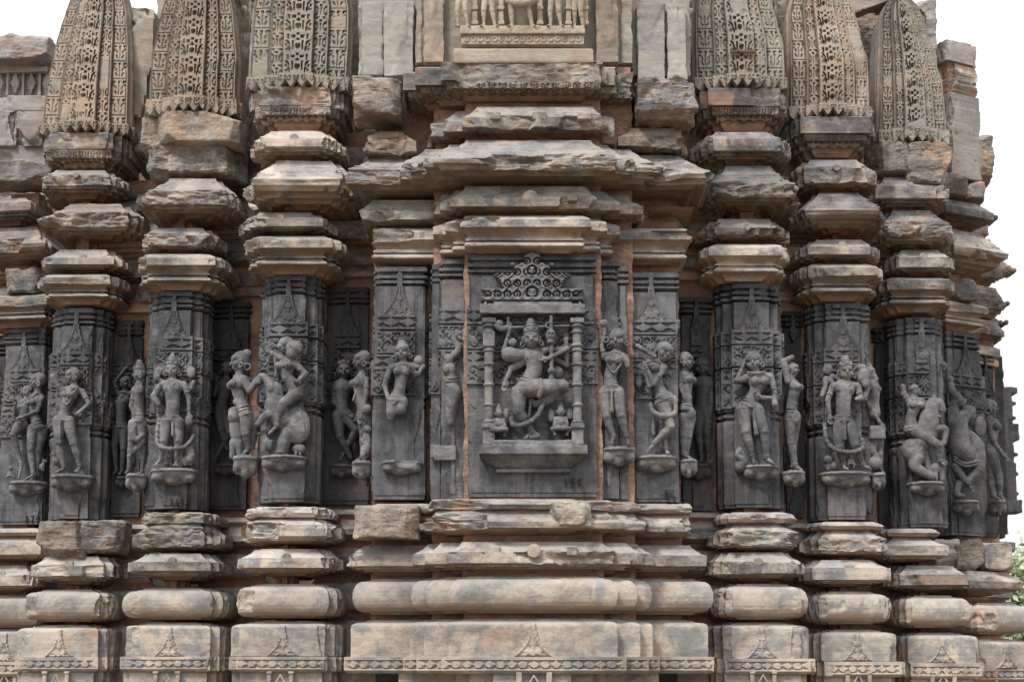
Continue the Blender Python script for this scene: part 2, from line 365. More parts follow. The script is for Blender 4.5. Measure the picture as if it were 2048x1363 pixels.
def beads(s, v, cell=.045):
    u = s/cell; u = (u-np.round(u))*2*.5; r = np.hypot(u, v*.42)
    return (((r > .22) & (r < .36) & (v < .5)) | (r < .08)).astype(float)*(np.abs(v) < .95)
# ------------------------------------------------------------------ plan outlines
def plan(cx, Yf, hw, steps, back=.5, yaw=0., bend=0):
    """stepped pier outline at offset 0: steps = [(half width fraction, set back)]"""
    L = []
    for i, (f, b) in enumerate(steps):
        if i: L.append((-hw*steps[i-1][0], b))
        L.append((-hw*f, b))
    e = hw*steps[-1][0]; L += [(-e, .24), (-e+.1, .24), (-e+.1, back)]; L = L[::-1]
    Rr = [(-x, y) for x, y in L][::-1]
    pts = L+Rr; c, s = math.cos(yaw), math.sin(yaw)
    return [(cx+c*x-s*y, Yf+s*x+c*y) for x, y in pts]
NSTEP = [(.62, 0), (.88, .055), (1., .12)]
class Col:
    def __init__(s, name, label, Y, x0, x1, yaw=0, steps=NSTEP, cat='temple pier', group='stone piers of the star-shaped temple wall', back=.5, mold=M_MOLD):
        s.Y = Y; s.x0, s.x1 = x0, x1; s.yaw = math.radians(yaw); s.steps = steps; s.back = back; s.mold = mold
        X0 = at(x0, 1325, Y)[0]; X1 = at(x1, 1325, Y)[0]
        s.o = empty(name, ((X0+X1)/2, Y+.1, 0), label, cat, group)
    def mid(s, pw): return len(pw)//2-1
    def path(s, x0, x1, py, off, minhw=.12):
        a = at(x0, py, s.Y-off)[0]; b = at(x1, py, s.Y-off)[0]; hw = max(minhw, (b-a)/2-off*math.cos(s.yaw))
        return plan((a+b)/2, s.Y, hw, s.steps, s.back, s.yaw)
    def stone(s, part, x0, x1, prof, mat=None, chip=.0, thr=.2, py=None, res=.010, ofn=None, zig=None, steps=None, label=None, **kw):
        """prof: [(py, off)] top to bottom; px extents are those of the widest row"""
        om = max(o for _, o in prof); pm = py or [p for p, o in prof if o == om][0]
        st = s.steps
        if steps: s.steps = steps
        pth = s.path(x0, x1, pm, om); s.steps = st
        rows = [(zz(p, s.Y-o), o) for p, o in prof]
        rows = [(rows[0][0], -.13)]+rows+[(rows[-1][0], -.13)]
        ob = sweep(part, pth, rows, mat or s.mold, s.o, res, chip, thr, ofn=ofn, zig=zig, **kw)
        if label: ob['label'] = label
        return ob
    def eave(s, part, x0, x1, yt, yl0, yl1, yb, off=.16, chip=.05, knob=True, knobs=(0,), mat=None, kr=9, **kw):
        o = off; q = []
        for t in (0, .15, .3, .45, .6, .75, .9, 1): q.append((yt+(yl0-yt)*t, o*(.42+.5*t**1.5)))
        prof = q+[(yl0, o), (yl1, o), (yl1+.6, o-.018)]
        h = yb-yl1
        prof += [(yl1+h*.12, o-.028), (yl1+h*.13, o*.66), (yl1+h*.34, o*.64), (yl1+h*.35, o*.36), (yl1+h*.58, o*.34), (yl1+h*.6, o*.02), (yb, -.03)]
        ob = s.stone(part, x0, x1, prof, mat, chip, **kw)
        if knob:
            cx = (x0+x1)/2
            for kx in knobs:
                S = Sdf(1.5); r = kr
                S.disc((0, 0, -16), r, 17)
                V, Q = S.mesh(1.2, .8, seed=int(cx+kx))
                mesh_obj('arch_knob', place(V, cx+kx, yl0-2, s.Y-off+.014), Q, mat or s.mold, s.o, 0)
        return ob
    def capital(s, part, x0, x1, yt, yb, off=.16, chip=.03, mat=None, **kw):
        h = yb-yt; o = off
        prof = [(yt, o*.55), (yt+h*.06, o*.9), (yt+h*.1, o), (yt+h*.3, o), (yt+h*.31, o-.015)]
        for t in (.1, .3, .5, .7, .9, 1): prof.append((yt+h*(.33+.2*t), (o-.02)*(1-.38*math.sin(t*math.pi/2))))
        prof += [(yt+h*.54, o*.66), (yt+h*.57, o*.66), (yt+h*.575, o*.52), (yt+h*.62, o*.52)]
        for t in (0, .2, .4, .6, .8, 1): prof.append((yt+h*(.63+.16*t), o*(.52+.22*math.sin(t*math.pi))))
        prof += [(yt+h*.82, o*.36), (yt+h*.9, o*.2), (yb, o*.08)]
        return s.stone(part, x0, x1, prof, mat, chip, **kw)
    def torus(s, part, x0, x1, yt, yb, off=.165, chip=.03, mat=None, **kw):
        h = yb-yt; r = .075; prof = [(yt-5, off-.11), (yt-2, off-.11), (yt-2+.3, off-.085), (yt, off-.08)]
        for k in range(1, 12):
            a = -math.pi/2+math.pi*k/12; prof.append((yt+h*(.5+.5*math.sin(a)), off-r+r*math.cos(a)**.75))
        prof += [(yb, off-.08), (yb+.4, off-.10), (yb+4, off-.11)]
        return s.stone(part, x0, x1, prof, mat or M_BASE, chip, .44, strata=.002, **kw)
    def body(s, part, x0, x1, yt, yb, off=.155, motif=1, chip=.02, mat=None, **kw):
        prof = [(yt-6, off-.12), (yt-4, off-.12), (yt-3.9, off-.085), (yt-1, off-.08), (yt-.5, off-.045)]
        for a in (15, 30, 45, 60, 75, 90):
            a = math.radians(a); prof.append((yt+9*(1-math.cos(a)), off-.04+.04*math.sin(a)))
        prof += [(yb, off)]
        mk = len(s.steps)*2+1; zt, zb = zz(yt+3, s.Y-off), zz(yb, s.Y-off)
        def ofn(seg, ss, z, hw):
            t = (zt-z)/(zt-zb); return np.where(seg == mk, .016*leaf(ss, t, .105), 0)
        return s.stone(part, x0, x1, prof, mat or M_BASE, chip, .3, ofn=ofn if motif else None, res=.0075 if motif else .012, strata=.0015, rough=.003, **kw)
    def band(s, part, x0, x1, yt, yb, off=.18, chip=.012, mat=None, cell=.068, **kw):
        h = yb-yt; prof = [(yt, off-.02), (yt+.5, off), (yb-h*.18, off), (yb, off-.02)]
        zc, hh = (zz(yt+h*.16, s.Y-off)+zz(yb-h*.2, s.Y-off))/2, abs(zz(yt+h*.16, s.Y-off)-zz(yb-h*.2, s.Y-off))/2
        def ofn(seg, ss, z, hw): return -.014*diamonds(ss, (z-zc)/hh, cell)*(hw > .02)*(np.abs(ss) < hw-.012)
        return s.stone(part, x0, x1, prof, mat or M_BASE, chip, .3, ofn=ofn, res=.006, strata=.001, rough=.0025, **kw)
    def slab(s, part, x0, x1, yt, yl, yf, yb, off=.14, chip=.03, mat=None, **kw):
        o = off; h = yb-yf
        prof = [(yt, o-.012), (yt+1, o), (yl, o), (yl+.4, o-.025), (yf, o-.03), (yf+.5, o-.055), (yf+h*.3, o*.5), (yf+h*.33, o*.3), (yf+h*.7, o*.22), (yb, o*.05)]
        za, zb_ = zz(yl, s.Y-o), zz(yf, s.Y-o)
        def ofn(seg, ss, z, hw): return -.012*beads(ss, (z-(za+zb_)/2)/abs(za-zb_)*2)*((z < za) & (z > zb_))
        def zig(seg, ss, z, hw):
            t = np.abs((ss/.075) % 1-.5)*2
            return -.02*t*((z < zb_+.002) & (z > zb_-.03))
        return s.stone(part, x0, x1, prof, mat, chip, ofn=ofn, zig=zig, res=.008, **kw)
    def chajja(s, part, x0, x1, yt, yl, yb, off=.24, chip=.11, mat=None, thr=-.12, **kw):
        o = off; prof = []
        for t in (0, .12, .3, .5, .7, .85, 1): prof.append((yt+(yl-yt)*t, o*(.30+.66*t**1.35)))
        h = yb-yl
        prof += [(yl+2, o), (yl+h*.22, o*.97), (yl+h*.4, o*.86), (yl+h*.42, o*.7), (yl+h*.62, o*.6), (yl+h*.63, o*.4), (yl+h*.8, o*.3), (yl+h*.81, .0), (yb, -.03)]
        return s.stone(part, x0, x1, prof, mat, chip*.85, thr, strata=.008, rough=.007, **kw)
    def neck(s, yt, yb, x0=None, x1=None, off=-.075, mat=None, part='recessed_neck'):
        d = 0 if x0 is None else 0
        pth = s.path(x0 or s.x0, x1 or s.x1, (yt+yb)/2, 0)
        return sweep(part, pth, [(zz(yt, s.Y), off), (zz(yb, s.Y), off)], mat or M_MORT, s.o, .02, rough=.012, strata=.004)
    def lower(s, x0, x1, yt=1343):
        """plain courses below the patterned band, down to the ground"""
        Yl = s.Y; pth = s.path(x0, x1, yt, .14); z = zz(yt, Yl-.14)
        rows = [(z, .14), (z-.55, .14), (z-.56, .2), (z-.72, .2), (z-.73, .16), (z-.95, .3), (z-1.1, .3), (z-1.11, .36), (.0, .4)]
        sweep('lower_plinth', pth, rows, M_BASE, s.o, .03, .03, .2)
        # little pilasters and gable just under the band, seen at the foot of the photograph
        cx = sum(p[0] for p in pth)/len(pth)
        S = Sdf(.5)
        for d in (-22, 22): S.box((d, -14, 3), (3.5, 17, 4), .6); S.box((d, 1, 4), (5, 2, 5), .5)
        S.cap((-12, -26, 3), (0, -3, 4), 2.4, 1.8); S.cap((12, -26, 3), (0, -3, 4), 2.4, 1.8); S.box((0, -26, 2), (14, 8, 2), .5)
        V, Q = S.mesh(1.4, .5, seed=int(x0)); Pm = place(V, (x0+x1)/2, yt+2, Yl-.15)
        Pm[:, 0] += cx-at((x0+x1)/2, yt, Yl-.15)[0]
        mesh_obj('small_niche', Pm, Q, M_BASE, s.o, 0)
def shaft_ofn(s, yt, yb, Y, mk, top=.21, fram=.56, spike=.075, seed=0):
    zt, zb = zz(yt, Y), zz(yb, Y); H = zt-zb; ph = (yt*7.3+Y*31) % 1
    def f(seg, ss, z, hw):
        t = (zt-z)/H; o = np.zeros_like(z); cen = seg == mk
        def bnd(a, b): return (t > a) & (t < b)
        edge = np.abs(ss) > hw-.006
        sp = leaf(ss, (t-.022)/(top-.022), spike)*np.where(cen, 1, 0) if spike else 0*t
        ring = bnd(.024, .037) | bnd(.052, .062) | bnd(.076, .084)
        o += .012*bnd(.01, .075)*(np.abs(ss) < hw-.004) - .026*ring*(sp == 0)
        o -= .010*edge*bnd(.08, top)
        o = np.where(sp > 0, np.maximum(o, .014*sp+.006), o)
        fr = bnd(top, fram); o += .016*fr
        inner = np.abs(ss) < hw-.010
        cell = np.where(hw*2 > .16, .105, np.maximum(hw*1.5, .05))
        v1 = (t-(top+.034))/.026; o -= .015*diamonds(ss+cell*.5, v1, cell, False)*bnd(top+.006, top+.062)*inner
        o -= .02*(bnd(top+.066, top+.071)|bnd(top+.168, top+.173))
        sc1 = scroll(ss+ph*.03, z-zt, .062); o -= .019*sc1*(bnd(top+.078, top+.162) | bnd(top+.24, fram-.008))*inner
        v2 = (t-(top+.203))/.026; o -= .015*diamonds(ss+cell*.5, v2, cell, False)*bnd(top+.176, top+.232)*inner
        gr = bnd(fram+.012, fram+.026) | bnd(fram+.04, fram+.054)
        o -= .022*gr*np.where(cen, 0, 1)
        o += .006*(t > fram+.06)*(t < .985)
        return o
    return f
def shaft(c, x0, x1, yt, yb, mat=None, steps=None, cells=None, name='carved_shaft', top=.21, fram=.56, spike=.1, chip=.010):
    steps = steps or [(.56, 0), (.86, .045), (1., .10)]
    mk = len(steps)*2+1
    return c.stone(name, x0, x1, [(yt, .001), (yb, .001)], mat or M_DARK, chip, .3, res=.0062, ofn=shaft_ofn(c, yt, yb, c.Y, mk, top, fram, spike), steps=steps, strata=.0, rough=.003)
def rock(name, x0, x1, y0, y1, Y, dep, mat, parent, seed=0, amp=5, h=2.2, label=None, tilt=0):
    """a broken block: rounded box eaten into by layered noise"""
    cx, cy = (x0+x1)/2, (y0+y1)/2; S = Sdf(3)
    hx, hy = (x1-x0)/2, (y1-y0)/2; r = min(3, hy*.3)
    S.box((0, 0, -dep/2), (hx-r-1, hy-r-1, dep/2), r, rot=tilt)
    # broken planes
    rs = random.Random(seed)
    for k in range(9):
        a = rs.uniform(0, 6.28); nx, ny, nz = math.cos(a), math.sin(a)*1.3, rs.uniform(.2, 1.3)
        L = math.sqrt(nx*nx+ny*ny+nz*nz); S.plane((nx, ny, nz), (abs(nx)*hx+abs(ny)*hy)/L*rs.uniform(.6, .95)+(nz/L)*rs.uniform(-2, 2), max(hx, hy, dep)+20)
    V, Q = S.mesh(h*.75, amp*1.2, .045, seed, rough2=amp*.2, strat=amp*.3)
    k = Y/F; ob = mesh_obj(name, place(V, cx, cy, Y), Q, mat, parent, 40)
    if label: ob['label'] = label
    return ob
# ================================================================== SETTING
me_ = stone_mat('dry_ground', [(.20, .15, .10), (.15, .12, .08), (.10, .10, .05)], bump=.6, scale=.3)
gr = mesh_obj('ground', [(-300, -100, 0), (300, -100, 0), (300, 600, 0), (-300, 600, 0)], [(0, 1, 2, 3)], me_, None, 0, False); gr['kind'] = 'structure'
# ================================================================== PIERS  (levels read from the photograph, heights in photo rows)
GRP = 'stone piers of the star-shaped temple wall'
def std_low(c, neckx, E4, E5, TO, BO, BA, LO, e4chip=.06, e5chip=.04):
    if E4:
        x0, x1, r0, r1, l0, l1, b = E4
        prof_ring = [(r0, .07), (r0+3, .1), (r0+(r1-r0)*.5, .115), (r1-2, .1), (r1, .06)]
        h = b-l1; o = .16
        prof = prof_ring+[(r1+1, .055), (r1+(l0-r1)*.35, .075), (r1+(l0-r1)*.7, .11), (l0-1, .15), (l0, o), (l1, o), (l1+.6, o-.02), (l1+h*.3, o-.035), (l1+h*.32, .1), (l1+h*.6, .095), (l1+h*.62, .05), (b, .01)]
        c.stone('upper_base_moulding', x0, x1, prof, c.mold, e4chip, .12)
    if E5: c.eave('lower_base_moulding', *E5, chip=e5chip)
    if TO: c.torus('cushion_moulding', *TO)
    if BO: c.body('plinth_block', *BO)
    if BA: c.band('patterned_band', *BA)
    if LO: c.lower(*LO)
# ---- pier A (far left) x~150
A = Col('temple_pier', 'stepped pier at the left with a woman raising one arm and rubble below', 8*1.16, 95, 215, 0)
A.neck(330, 1255, 108, 200)
A.slab('cornice_slab', 72, 249, 265, 296, 315, 338, mat=M_MOLD, chip=.03)
A.eave('upper_eave', 57, 246, 341, 352, 366, 398, off=.17, chip=.06, kr=7)
A.chajja('canopy_eave', 62, 290, 408, 432, 478, off=.22, chip=.12)
A.eave('capital_eave', 70, 246, 499, 515, 528, 546, off=.15, chip=.07, knobs=(8,), kr=7)
A.capital('capital', 62, 244, 548, 608, off=.15)
shaft(A, 97, 213, 616, 1036)
rock('broken_block', 72, 166, 1040, 1114, A.Y-.13, 60, M_ROCK, A.o, 5, 5, label='rough rubble block under the left pier')
rock('broken_block', 150, 246, 1038, 1104, A.Y-.09, 60, M_MOLD2, A.o, 6, 6)
std_low(A, 0, None, (42, 233, 1112, 1131, 1150, 1168), (32, 222, 1183, 1238), (22, 217, 1255, 1313), (13, 216, 1313, 1342), (22, 208))
# ---- pier B x~350
B = Col('temple_pier', 'stone pier with the bearded god, number 165 painted low on its shaft', 8*1.095, 290, 412, 0)
B.neck(300, 1255, 305, 395)
rock('broken_block', 300, 482, 219, 285, B.Y-.14, 90, M_ROCK, B.o, 11, 3, label='large broken tan block under the spire')
rock('broken_block', 276, 400, 225, 300, B.Y-.02, 90, M_ROCK, B.o, 12, 5)
rock('broken_block', 288, 488, 272, 350, B.Y-.05, 70, M_MOLD2, B.o, 13, 8)
B.chajja('canopy_eave', 262, 482, 357, 388, 436, off=.24, chip=.09)
B.eave('capital_eave', 260, 443, 456, 470, 486, 506, off=.15, chip=.06, knob=False)
B.capital('capital', 255, 452, 508, 580, off=.15, chip=.04)
shaft(B, 290, 410, 583, 1016)
std_low(B, 0, (250, 441, 1024, 1046, 1066, 1085, 1099), (245, 441, 1106, 1123, 1140, 1159), (233, 449, 1180, 1234), (236, 443, 1250, 1312), (229, 444, 1312, 1342), (236, 436), e4chip=.09)
# ---- pier C x~575
C_ = Col('temple_pier', 'stone pier with the rider on an elephant, number 162 painted low on its shaft', 8*1.05, 517, 641, 0)
C_.neck(235, 1255, 528, 615)
C_.slab('cornice_slab', 490, 691, 173, 208, 229, 264, mat=M_MOLD2, chip=.04)
C_.eave('upper_eave', 490, 686, 262, 277, 293, 322, off=.16, chip=.06, knobs=(0,), kr=9)
C_.chajja('canopy_eave', 470, 728, 322, 356, 420, off=.25, chip=.13, label='broken canopy eave joining the central bay')
C_.eave('capital_eave', 466, 668, 425, 437, 452, 470, off=.15, chip=.05, knobs=(-6,), kr=8)
C_.capital('capital', 473, 688, 472, 548, off=.16)
shaft(C_, 517, 640, 550, 1003)
std_low(C_, 0, (462, 676, 1013, 1035, 1048, 1071, 1086), (466, 679, 1097, 1115, 1134, 1151), (461, 681, 1172, 1231), (454, 679, 1247, 1311), (449, 680, 1312, 1343), (456, 668), e4chip=.09)
# ---- pier E x~1500
E = Col('temple_pier', 'stone pier first to the right of the central bay, carved with a woman', 8*1.065, 1435, 1568, 0)
E.neck(235, 1255, 1445, 1560)
E.slab('cornice_slab', 1395, 1587, 176, 210, 228, 262, mat=M_MOLD2)
E.eave('upper_eave', 1388, 1591, 264, 277, 301, 330, off=.16, chip=.05, knob=False, mat=M_MOLD2)
E.chajja('canopy_eave', 1395, 1618, 332, 374, 420, off=.25, chip=.09, mat=M_MOLD2)
E.eave('capital_eave', 1394, 1591, 438, 455, 468, 486, off=.15, chip=.09, knobs=(0,), kr=9)
E.capital('capital', 1397, 1592, 488, 562, off=.15)
shaft(E, 1437, 1567, 566, 1014)
std_low(E, 0, (1425, 1618, 1024, 1046, 1066, 1085, 1099), (1415, 1620, 1104, 1124, 1145, 1162), (1428, 1625, 1172, 1234), (1420, 1626, 1250, 1316), (1428, 1642, 1316, 1347), (1428, 1622))
# ---- pier F x~1690
Fp = Col('temple_pier', 'stone pier with a crowned god, number 151 painted low on its shaft', 8*1.11, 1620, 1749, 0)
Fp.neck(295, 1260, 1640, 1725)
Fp.slab('cornice_slab', 1581, 1761, 233, 266, 281, 315, mat=M_MOLD2)
Fp.eave('upper_eave', 1583, 1764, 320, 336, 361, 384, off=.16, chip=.05, mat=M_MOLD2, kr=8)
Fp.chajja('canopy_eave', 1600, 1782, 386, 418, 464, off=.24, chip=.1, mat=M_MOLD2)
Fp.eave('capital_eave', 1598, 1772, 479, 492, 508, 526, off=.15, chip=.07, kr=8)
Fp.capital('capital', 1592, 1776, 528, 602, off=.15)
shaft(Fp, 1621, 1748, 606, 1038)
std_low(Fp, 0, (1610, 1796, 1043, 1059, 1080, 1098, 1110), (1605, 1792, 1119, 1134, 1158, 1172), (1618, 1795, 1187, 1243), (1625, 1803, 1264, 1321), (1630, 1820, 1322, 1353), (1630, 1800))
# ---- pier G x~1840
G = Col('temple_pier', 'stone pier with the horse rider near the right end of the wall', 8*1.155, 1785, 1896, 0)
G.neck(330, 1270, 1800, 1880)
rock('broken_block', 1742, 1850, 280, 345, G.Y-.12, 70, M_ROCK, G.o, 21, 4)
rock('broken_block', 1815, 1906, 280, 372, G.Y-.16, 60, M_ROCK, G.o, 22, 5)
G.eave('upper_eave', 1735, 1908, 354, 372, 396, 424, off=.17, chip=.07, kr=7, mat=M_MOLD2)
G.chajja('canopy_eave', 1770, 1906, 421, 455, 496, off=.23, chip=.12, mat=M_MOLD2)
G.eave('capital_eave', 1775, 1919, 500, 514, 534, 552, off=.15, chip=.04, kr=8)
G.capital('capital', 1752, 1926, 555, 624, off=.15, mat=M_MOLD2)
shaft(G, 1786, 1896, 634, 1053)
std_low(G, 0, (1778, 1882, 1056, 1073, 1090, 1109, 1122), (1780, 1952, 1130, 1148, 1168, 1182), (1795, 1956, 1195, 1250), (1800, 1966, 1270, 1325), (1808, 1978, 1325, 1357), (1808, 1960), e4chip=.1)
# ---- pier H x~1925, turned to the right
WS = [(.9, 0), (1., .05)]
H_ = Col('temple_pier', 'outermost right pier with the acrobat, crumbling rock under its shaft', 8*1.23, 1880, 1975, 24, WS)
H_.neck(180, 1290, 1890, 1965)
H_.stone('upper_pillar', 1893, 1957, [(190, .05), (356, .05)], M_SLAB, .03, .2, label='tall plain grey slab')
H_.stone('top_block', 1886, 1952, [(84, .06), (126, .06)], M_PINK, .02, .2, label='pale flat slab on top')
H_.stone('top_block', 1886, 1958, [(128, .04), (150, .07), (172, .06), (192, .03)], M_MOLD, .06, .0, strata=.012)
rock('broken_block', 1878, 1942, 345, 392, H_.Y-.15, 60, M_MOLD2, H_.o, 31, 4)
rock('broken_block', 1930, 1978, 362, 398, H_.Y-.02, 60, M_MOLD2, H_.o, 32, 3)
H_.eave('upper_eave', 1880, 1971, 402, 416, 430, 452, off=.16, chip=.03, knob=False, mat=M_MOLD2)
H_.chajja('canopy_eave', 1880, 2000, 462, 495, 545, off=.24, chip=.12)
rock('broken_block', 1905, 1958, 556, 602, H_.Y-.12, 60, M_MOLD2, H_.o, 34, 4)
H_.capital('capital', 1880, 1966, 604, 662, off=.12)
shaft(H_, 1880, 1974, 664, 1070, steps=[(.97, 0), (1., .05)])
rock('broken_block', 1912, 1972, 1078, 1140, H_.Y-.12, 60, M_ROCK, H_.o, 35, 5)
rock('broken_block', 1870, 1924, 1076, 1130, H_.Y-.1, 50, M_MOLD, H_.o, 36, 3)
rock('broken_block', 1965, 2030, 1082, 1140, H_.Y-.05, 60, M_MOLD, H_.o, 37, 3)
std_low(H_, 0, None, (1900, 2060, 1142, 1162, 1176, 1190), (1920, 2075, 1210, 1264), (1925, 2070, 1282, 1336), (1930, 2042, 1336, 1362), (1930, 2040))
# ---- left end pier Z x~45
Z = Col('temple_pier', 'stone pier cut by the left edge, carved with an embracing couple, number 170 painted below', 8*1.21, 5, 96, -8, WS)
Z.neck(380, 1280, -30, 80)
rock('broken_block', -60, 96, 318, 366, Z.Y-.1, 60, M_MOLD, Z.o, 41, 3)
Z.eave('upper_eave', -60, 62, 398, 406, 422, 452, off=.17, chip=.03, knob=False)
Z.chajja('canopy_eave', -70, 100, 455, 487, 528, off=.24, chip=.1)
rock('broken_block', 5, 88, 534, 586, Z.Y-.14, 60, M_MOLD2, Z.o, 43, 4)
Z.capital('capital', -70, 112, 590, 655, off=.15)
shaft(Z, 5, 96, 657, 1048, steps=[(.97, 0), (1., .05)])
std_low(Z, 0, (-60, 95, 1056, 1072, 1090, 1108, 1120), (-60, 62, 1130, 1150, 1170, 1184), (-60, 88, 1195, 1250), (-60, 92, 1262, 1322), (-60, 50, 1322, 1352), (-60, 70))
# ================================================================== CENTRAL BAY
DY = 8.0
Dm = Col('central_bay', 'widest projecting bay of the temple wall with the dancing god in its niche', DY, 745, 1350, 0, cat='temple bay', group=None)
Dm.o['group'] = ''
del Dm.o['group']
def bay(part, facets, prof, mat, chip=0., thr=.2, back=.55, **kw):
    """facets: [(px left, px right, set back)] from the front outwards, extents at the widest row"""
    om = max(o for _, o in prof); pm = [p for p, o in prof if o == om][0]; Lp, Rp = [], []; prevb = None
    for i, (a, b, d) in enumerate(facets):
        xa = at(a, pm, DY+d-om)[0]+om; xb = at(b, pm, DY+d-om)[0]-om
        if i: Lp.append((Lp[-1][0], DY+d)); Rp.append((Rp[-1][0], DY+d))
        Lp.append((xa, DY+d)); Rp.append((xb, DY+d))
    Lp.append((Lp[-1][0], DY+back)); Rp.append((Rp[-1][0], DY+back))
    rows = [(zz(p, DY-o), o) for p, o in prof]; rows = [(rows[0][0], -.13)]+rows+[(rows[-1][0], -.13)]
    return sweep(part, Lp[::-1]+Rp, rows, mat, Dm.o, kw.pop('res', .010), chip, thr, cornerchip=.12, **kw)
def P_eave(yt, l0, l1, b, o=.16):
    q = [(yt+(l0-yt)*t, o*(.42+.5*t**1.5)) for t in (0, .15, .3, .45, .6, .75, .9, 1)]; h = b-l1
    return q+[(l0, o), (l1, o), (l1+.6, o-.018), (l1+h*.12, o-.028), (l1+h*.13, o*.66), (l1+h*.34, o*.64), (l1+h*.35, o*.36), (l1+h*.58, o*.34), (l1+h*.6, o*.04), (b, -.02)]
FT = [(898, 1236, 0), (852, 1275, .07), (822, 1304, .14), (705, 1427, .24)]
bay('mortar_core', [(930, 1200, 0), (870, 1262, .1), (752, 1352, .26)], [(120, -.025), (1250, -.025)], M_MORT, rough=.015)
Dm.steps = [(1, 0)]
# plinth
o_ = .155
profB = [(1236, o_-.12), (1238, o_-.12), (1238.2, o_-.085), (1241, o_-.08), (1242, o_-.045)]+[(1242.5+9*(1-math.cos(math.radians(a))), o_-.04+.04*math.sin(math.radians(a))) for a in (15, 30, 45, 60, 75, 90)]+[(1312, o_)]
zt_, zb_ = zz(1244, DY-o_), zz(1312, DY-o_)
bay('plinth_block', [(897, 1235, 0), (848, 1280, .07), (820, 1305, .14), (702, 1416, .24)], profB, M_BASE, ofn=lambda sg, s, z, hw: np.where(sg == 7, .016*leaf(s, (zt_-z)/(zt_-zb_), .125), 0), res=.0085, rough=.003, strata=.0015)
hb = 1312, 1345; zc_ = (zz(1317, DY-.18)+zz(1339, DY-.18))/2; hh_ = (zz(1317, DY-.18)-zz(1339, DY-.18))/2
bay('patterned_band', [(883, 1253, 0), (833, 1298, .07), (806, 1320, .14), (688, 1430, .24)], [(1312, .16), (1312.5, .18), (1340, .18), (1346, .16)], M_BASE, .01, .3,
    ofn=lambda sg, s, z, hw: -.015*diamonds(s, (z-zc_)/hh_, .07)*(np.abs(s) < hw-.012), res=.0065, rough=.0025, strata=.001)
z_ = zz(1346, DY-.14)
bay('lower_plinth', [(897, 1235, 0), (848, 1280, .07), (820, 1305, .14), (702, 1416, .24)], [(1346, .14), (1500, .14), (1505, .2), (1560, .2), (1562, .16), (1620, .3), (1660, .3), (1662, .36), (1800, .4)], M_BASE, .02, .2, res=.03)
S = Sdf(.5)
for d in (-30, 30): S.box((d, -14, 3), (5, 18, 4), .6)
S.cap((-14, -26, 3), (0, -3, 4), 2.4, 1.8); S.cap((14, -26, 3), (0, -3, 4), 2.4, 1.8)
V, Q = S.mesh(1.4, .5); mesh_obj('small_niche', place(V, 1068, 1347, DY-.15), Q, M_BASE, Dm.o, 0)
tor = [(1152, .055), (1155, .055), (1155.3, .08), (1157, .085)]+[(1157+63*(.5+.5*math.sin(-math.pi/2+math.pi*k/12)), .09+.075*math.cos(-math.pi/2+math.pi*k/12)**.75) for k in range(1, 12)]+[(1220, .085), (1220.4, .065), (1225, .055)]
bay('cushion_moulding', FT, tor, M_BASE, 0, .42, strata=.002)
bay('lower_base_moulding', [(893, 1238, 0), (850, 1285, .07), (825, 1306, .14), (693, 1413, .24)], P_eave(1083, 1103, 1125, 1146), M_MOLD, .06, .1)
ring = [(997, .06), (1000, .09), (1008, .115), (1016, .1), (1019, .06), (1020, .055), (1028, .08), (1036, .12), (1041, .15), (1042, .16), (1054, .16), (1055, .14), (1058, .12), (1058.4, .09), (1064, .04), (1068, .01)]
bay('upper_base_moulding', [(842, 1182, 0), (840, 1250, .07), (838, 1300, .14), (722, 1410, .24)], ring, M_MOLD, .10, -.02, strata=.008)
rock('broken_block', 706, 838, 1006, 1076, DY-.02, 60, M_ROCK, Dm.o, 51, 4, label='smooth broken grey block at the lower left of the bay')
rock('broken_block', 1098, 1186, 1000, 1052, DY-.17, 40, M_MOLD, Dm.o, 52, 4)
for kx, ky, r in ((-78, 1101, 9), (0, 1101, 14), (76, 1101, 9)):
    S = Sdf(.8); S.disc((0, 0, -16), r, 17) if kx == 0 else S.box((0, 0, -6), (r, r*.9, 8), 1.5)
    V, Q = S.mesh(1.2, .8, seed=kx+99); mesh_obj('arch_knob', place(V, 1068+kx, ky, DY-.145), Q, M_MOLD, Dm.o, 0)
# upper mouldings
def P_cap(yt, yb, o=.15):
    h = yb-yt; p = [(yt, o*.55), (yt+h*.06, o*.9), (yt+h*.1, o), (yt+h*.3, o), (yt+h*.31, o-.015)]
    p += [(yt+h*(.33+.25*t), (o-.02)*(1-.38*math.sin(t*math.pi/2))) for t in (.1, .3, .5, .7, .9, 1)]
    return p+[(yt+h*.6, o*.66), (yt+h*.66, o*.66), (yt+h*.67, o*.5)]+[(yt+h*(.68+.2*t), o*(.5+.22*math.sin(t*math.pi))) for t in (0, .2, .4, .6, .8, 1)]+[(yt+h*.92, o*.3), (yb, o*.1)]
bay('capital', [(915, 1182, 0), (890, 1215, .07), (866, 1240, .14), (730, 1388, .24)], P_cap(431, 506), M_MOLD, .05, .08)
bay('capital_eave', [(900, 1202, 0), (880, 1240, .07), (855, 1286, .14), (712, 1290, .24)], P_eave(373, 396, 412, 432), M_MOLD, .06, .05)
bay('wing_eave', [(1303, 1391, .2)], P_eave(398, 414, 430, 456), M_MOLD, .05, .15)
for kx, ky, r in ((-84, 395, 9), (0, 396, 17), (84, 395, 9)):
    S = Sdf(.8); S.disc((0, 0, -16), r, 17) if kx == 0 else S.box((0, 0, -6), (r, r*.7, 8), 1.5)
    V, Q = S.mesh(1.2, .8, seed=kx+99); mesh_obj('arch_knob', place(V, 1061+kx, ky, DY-.145), Q, M_MOLD, Dm.o, 0)
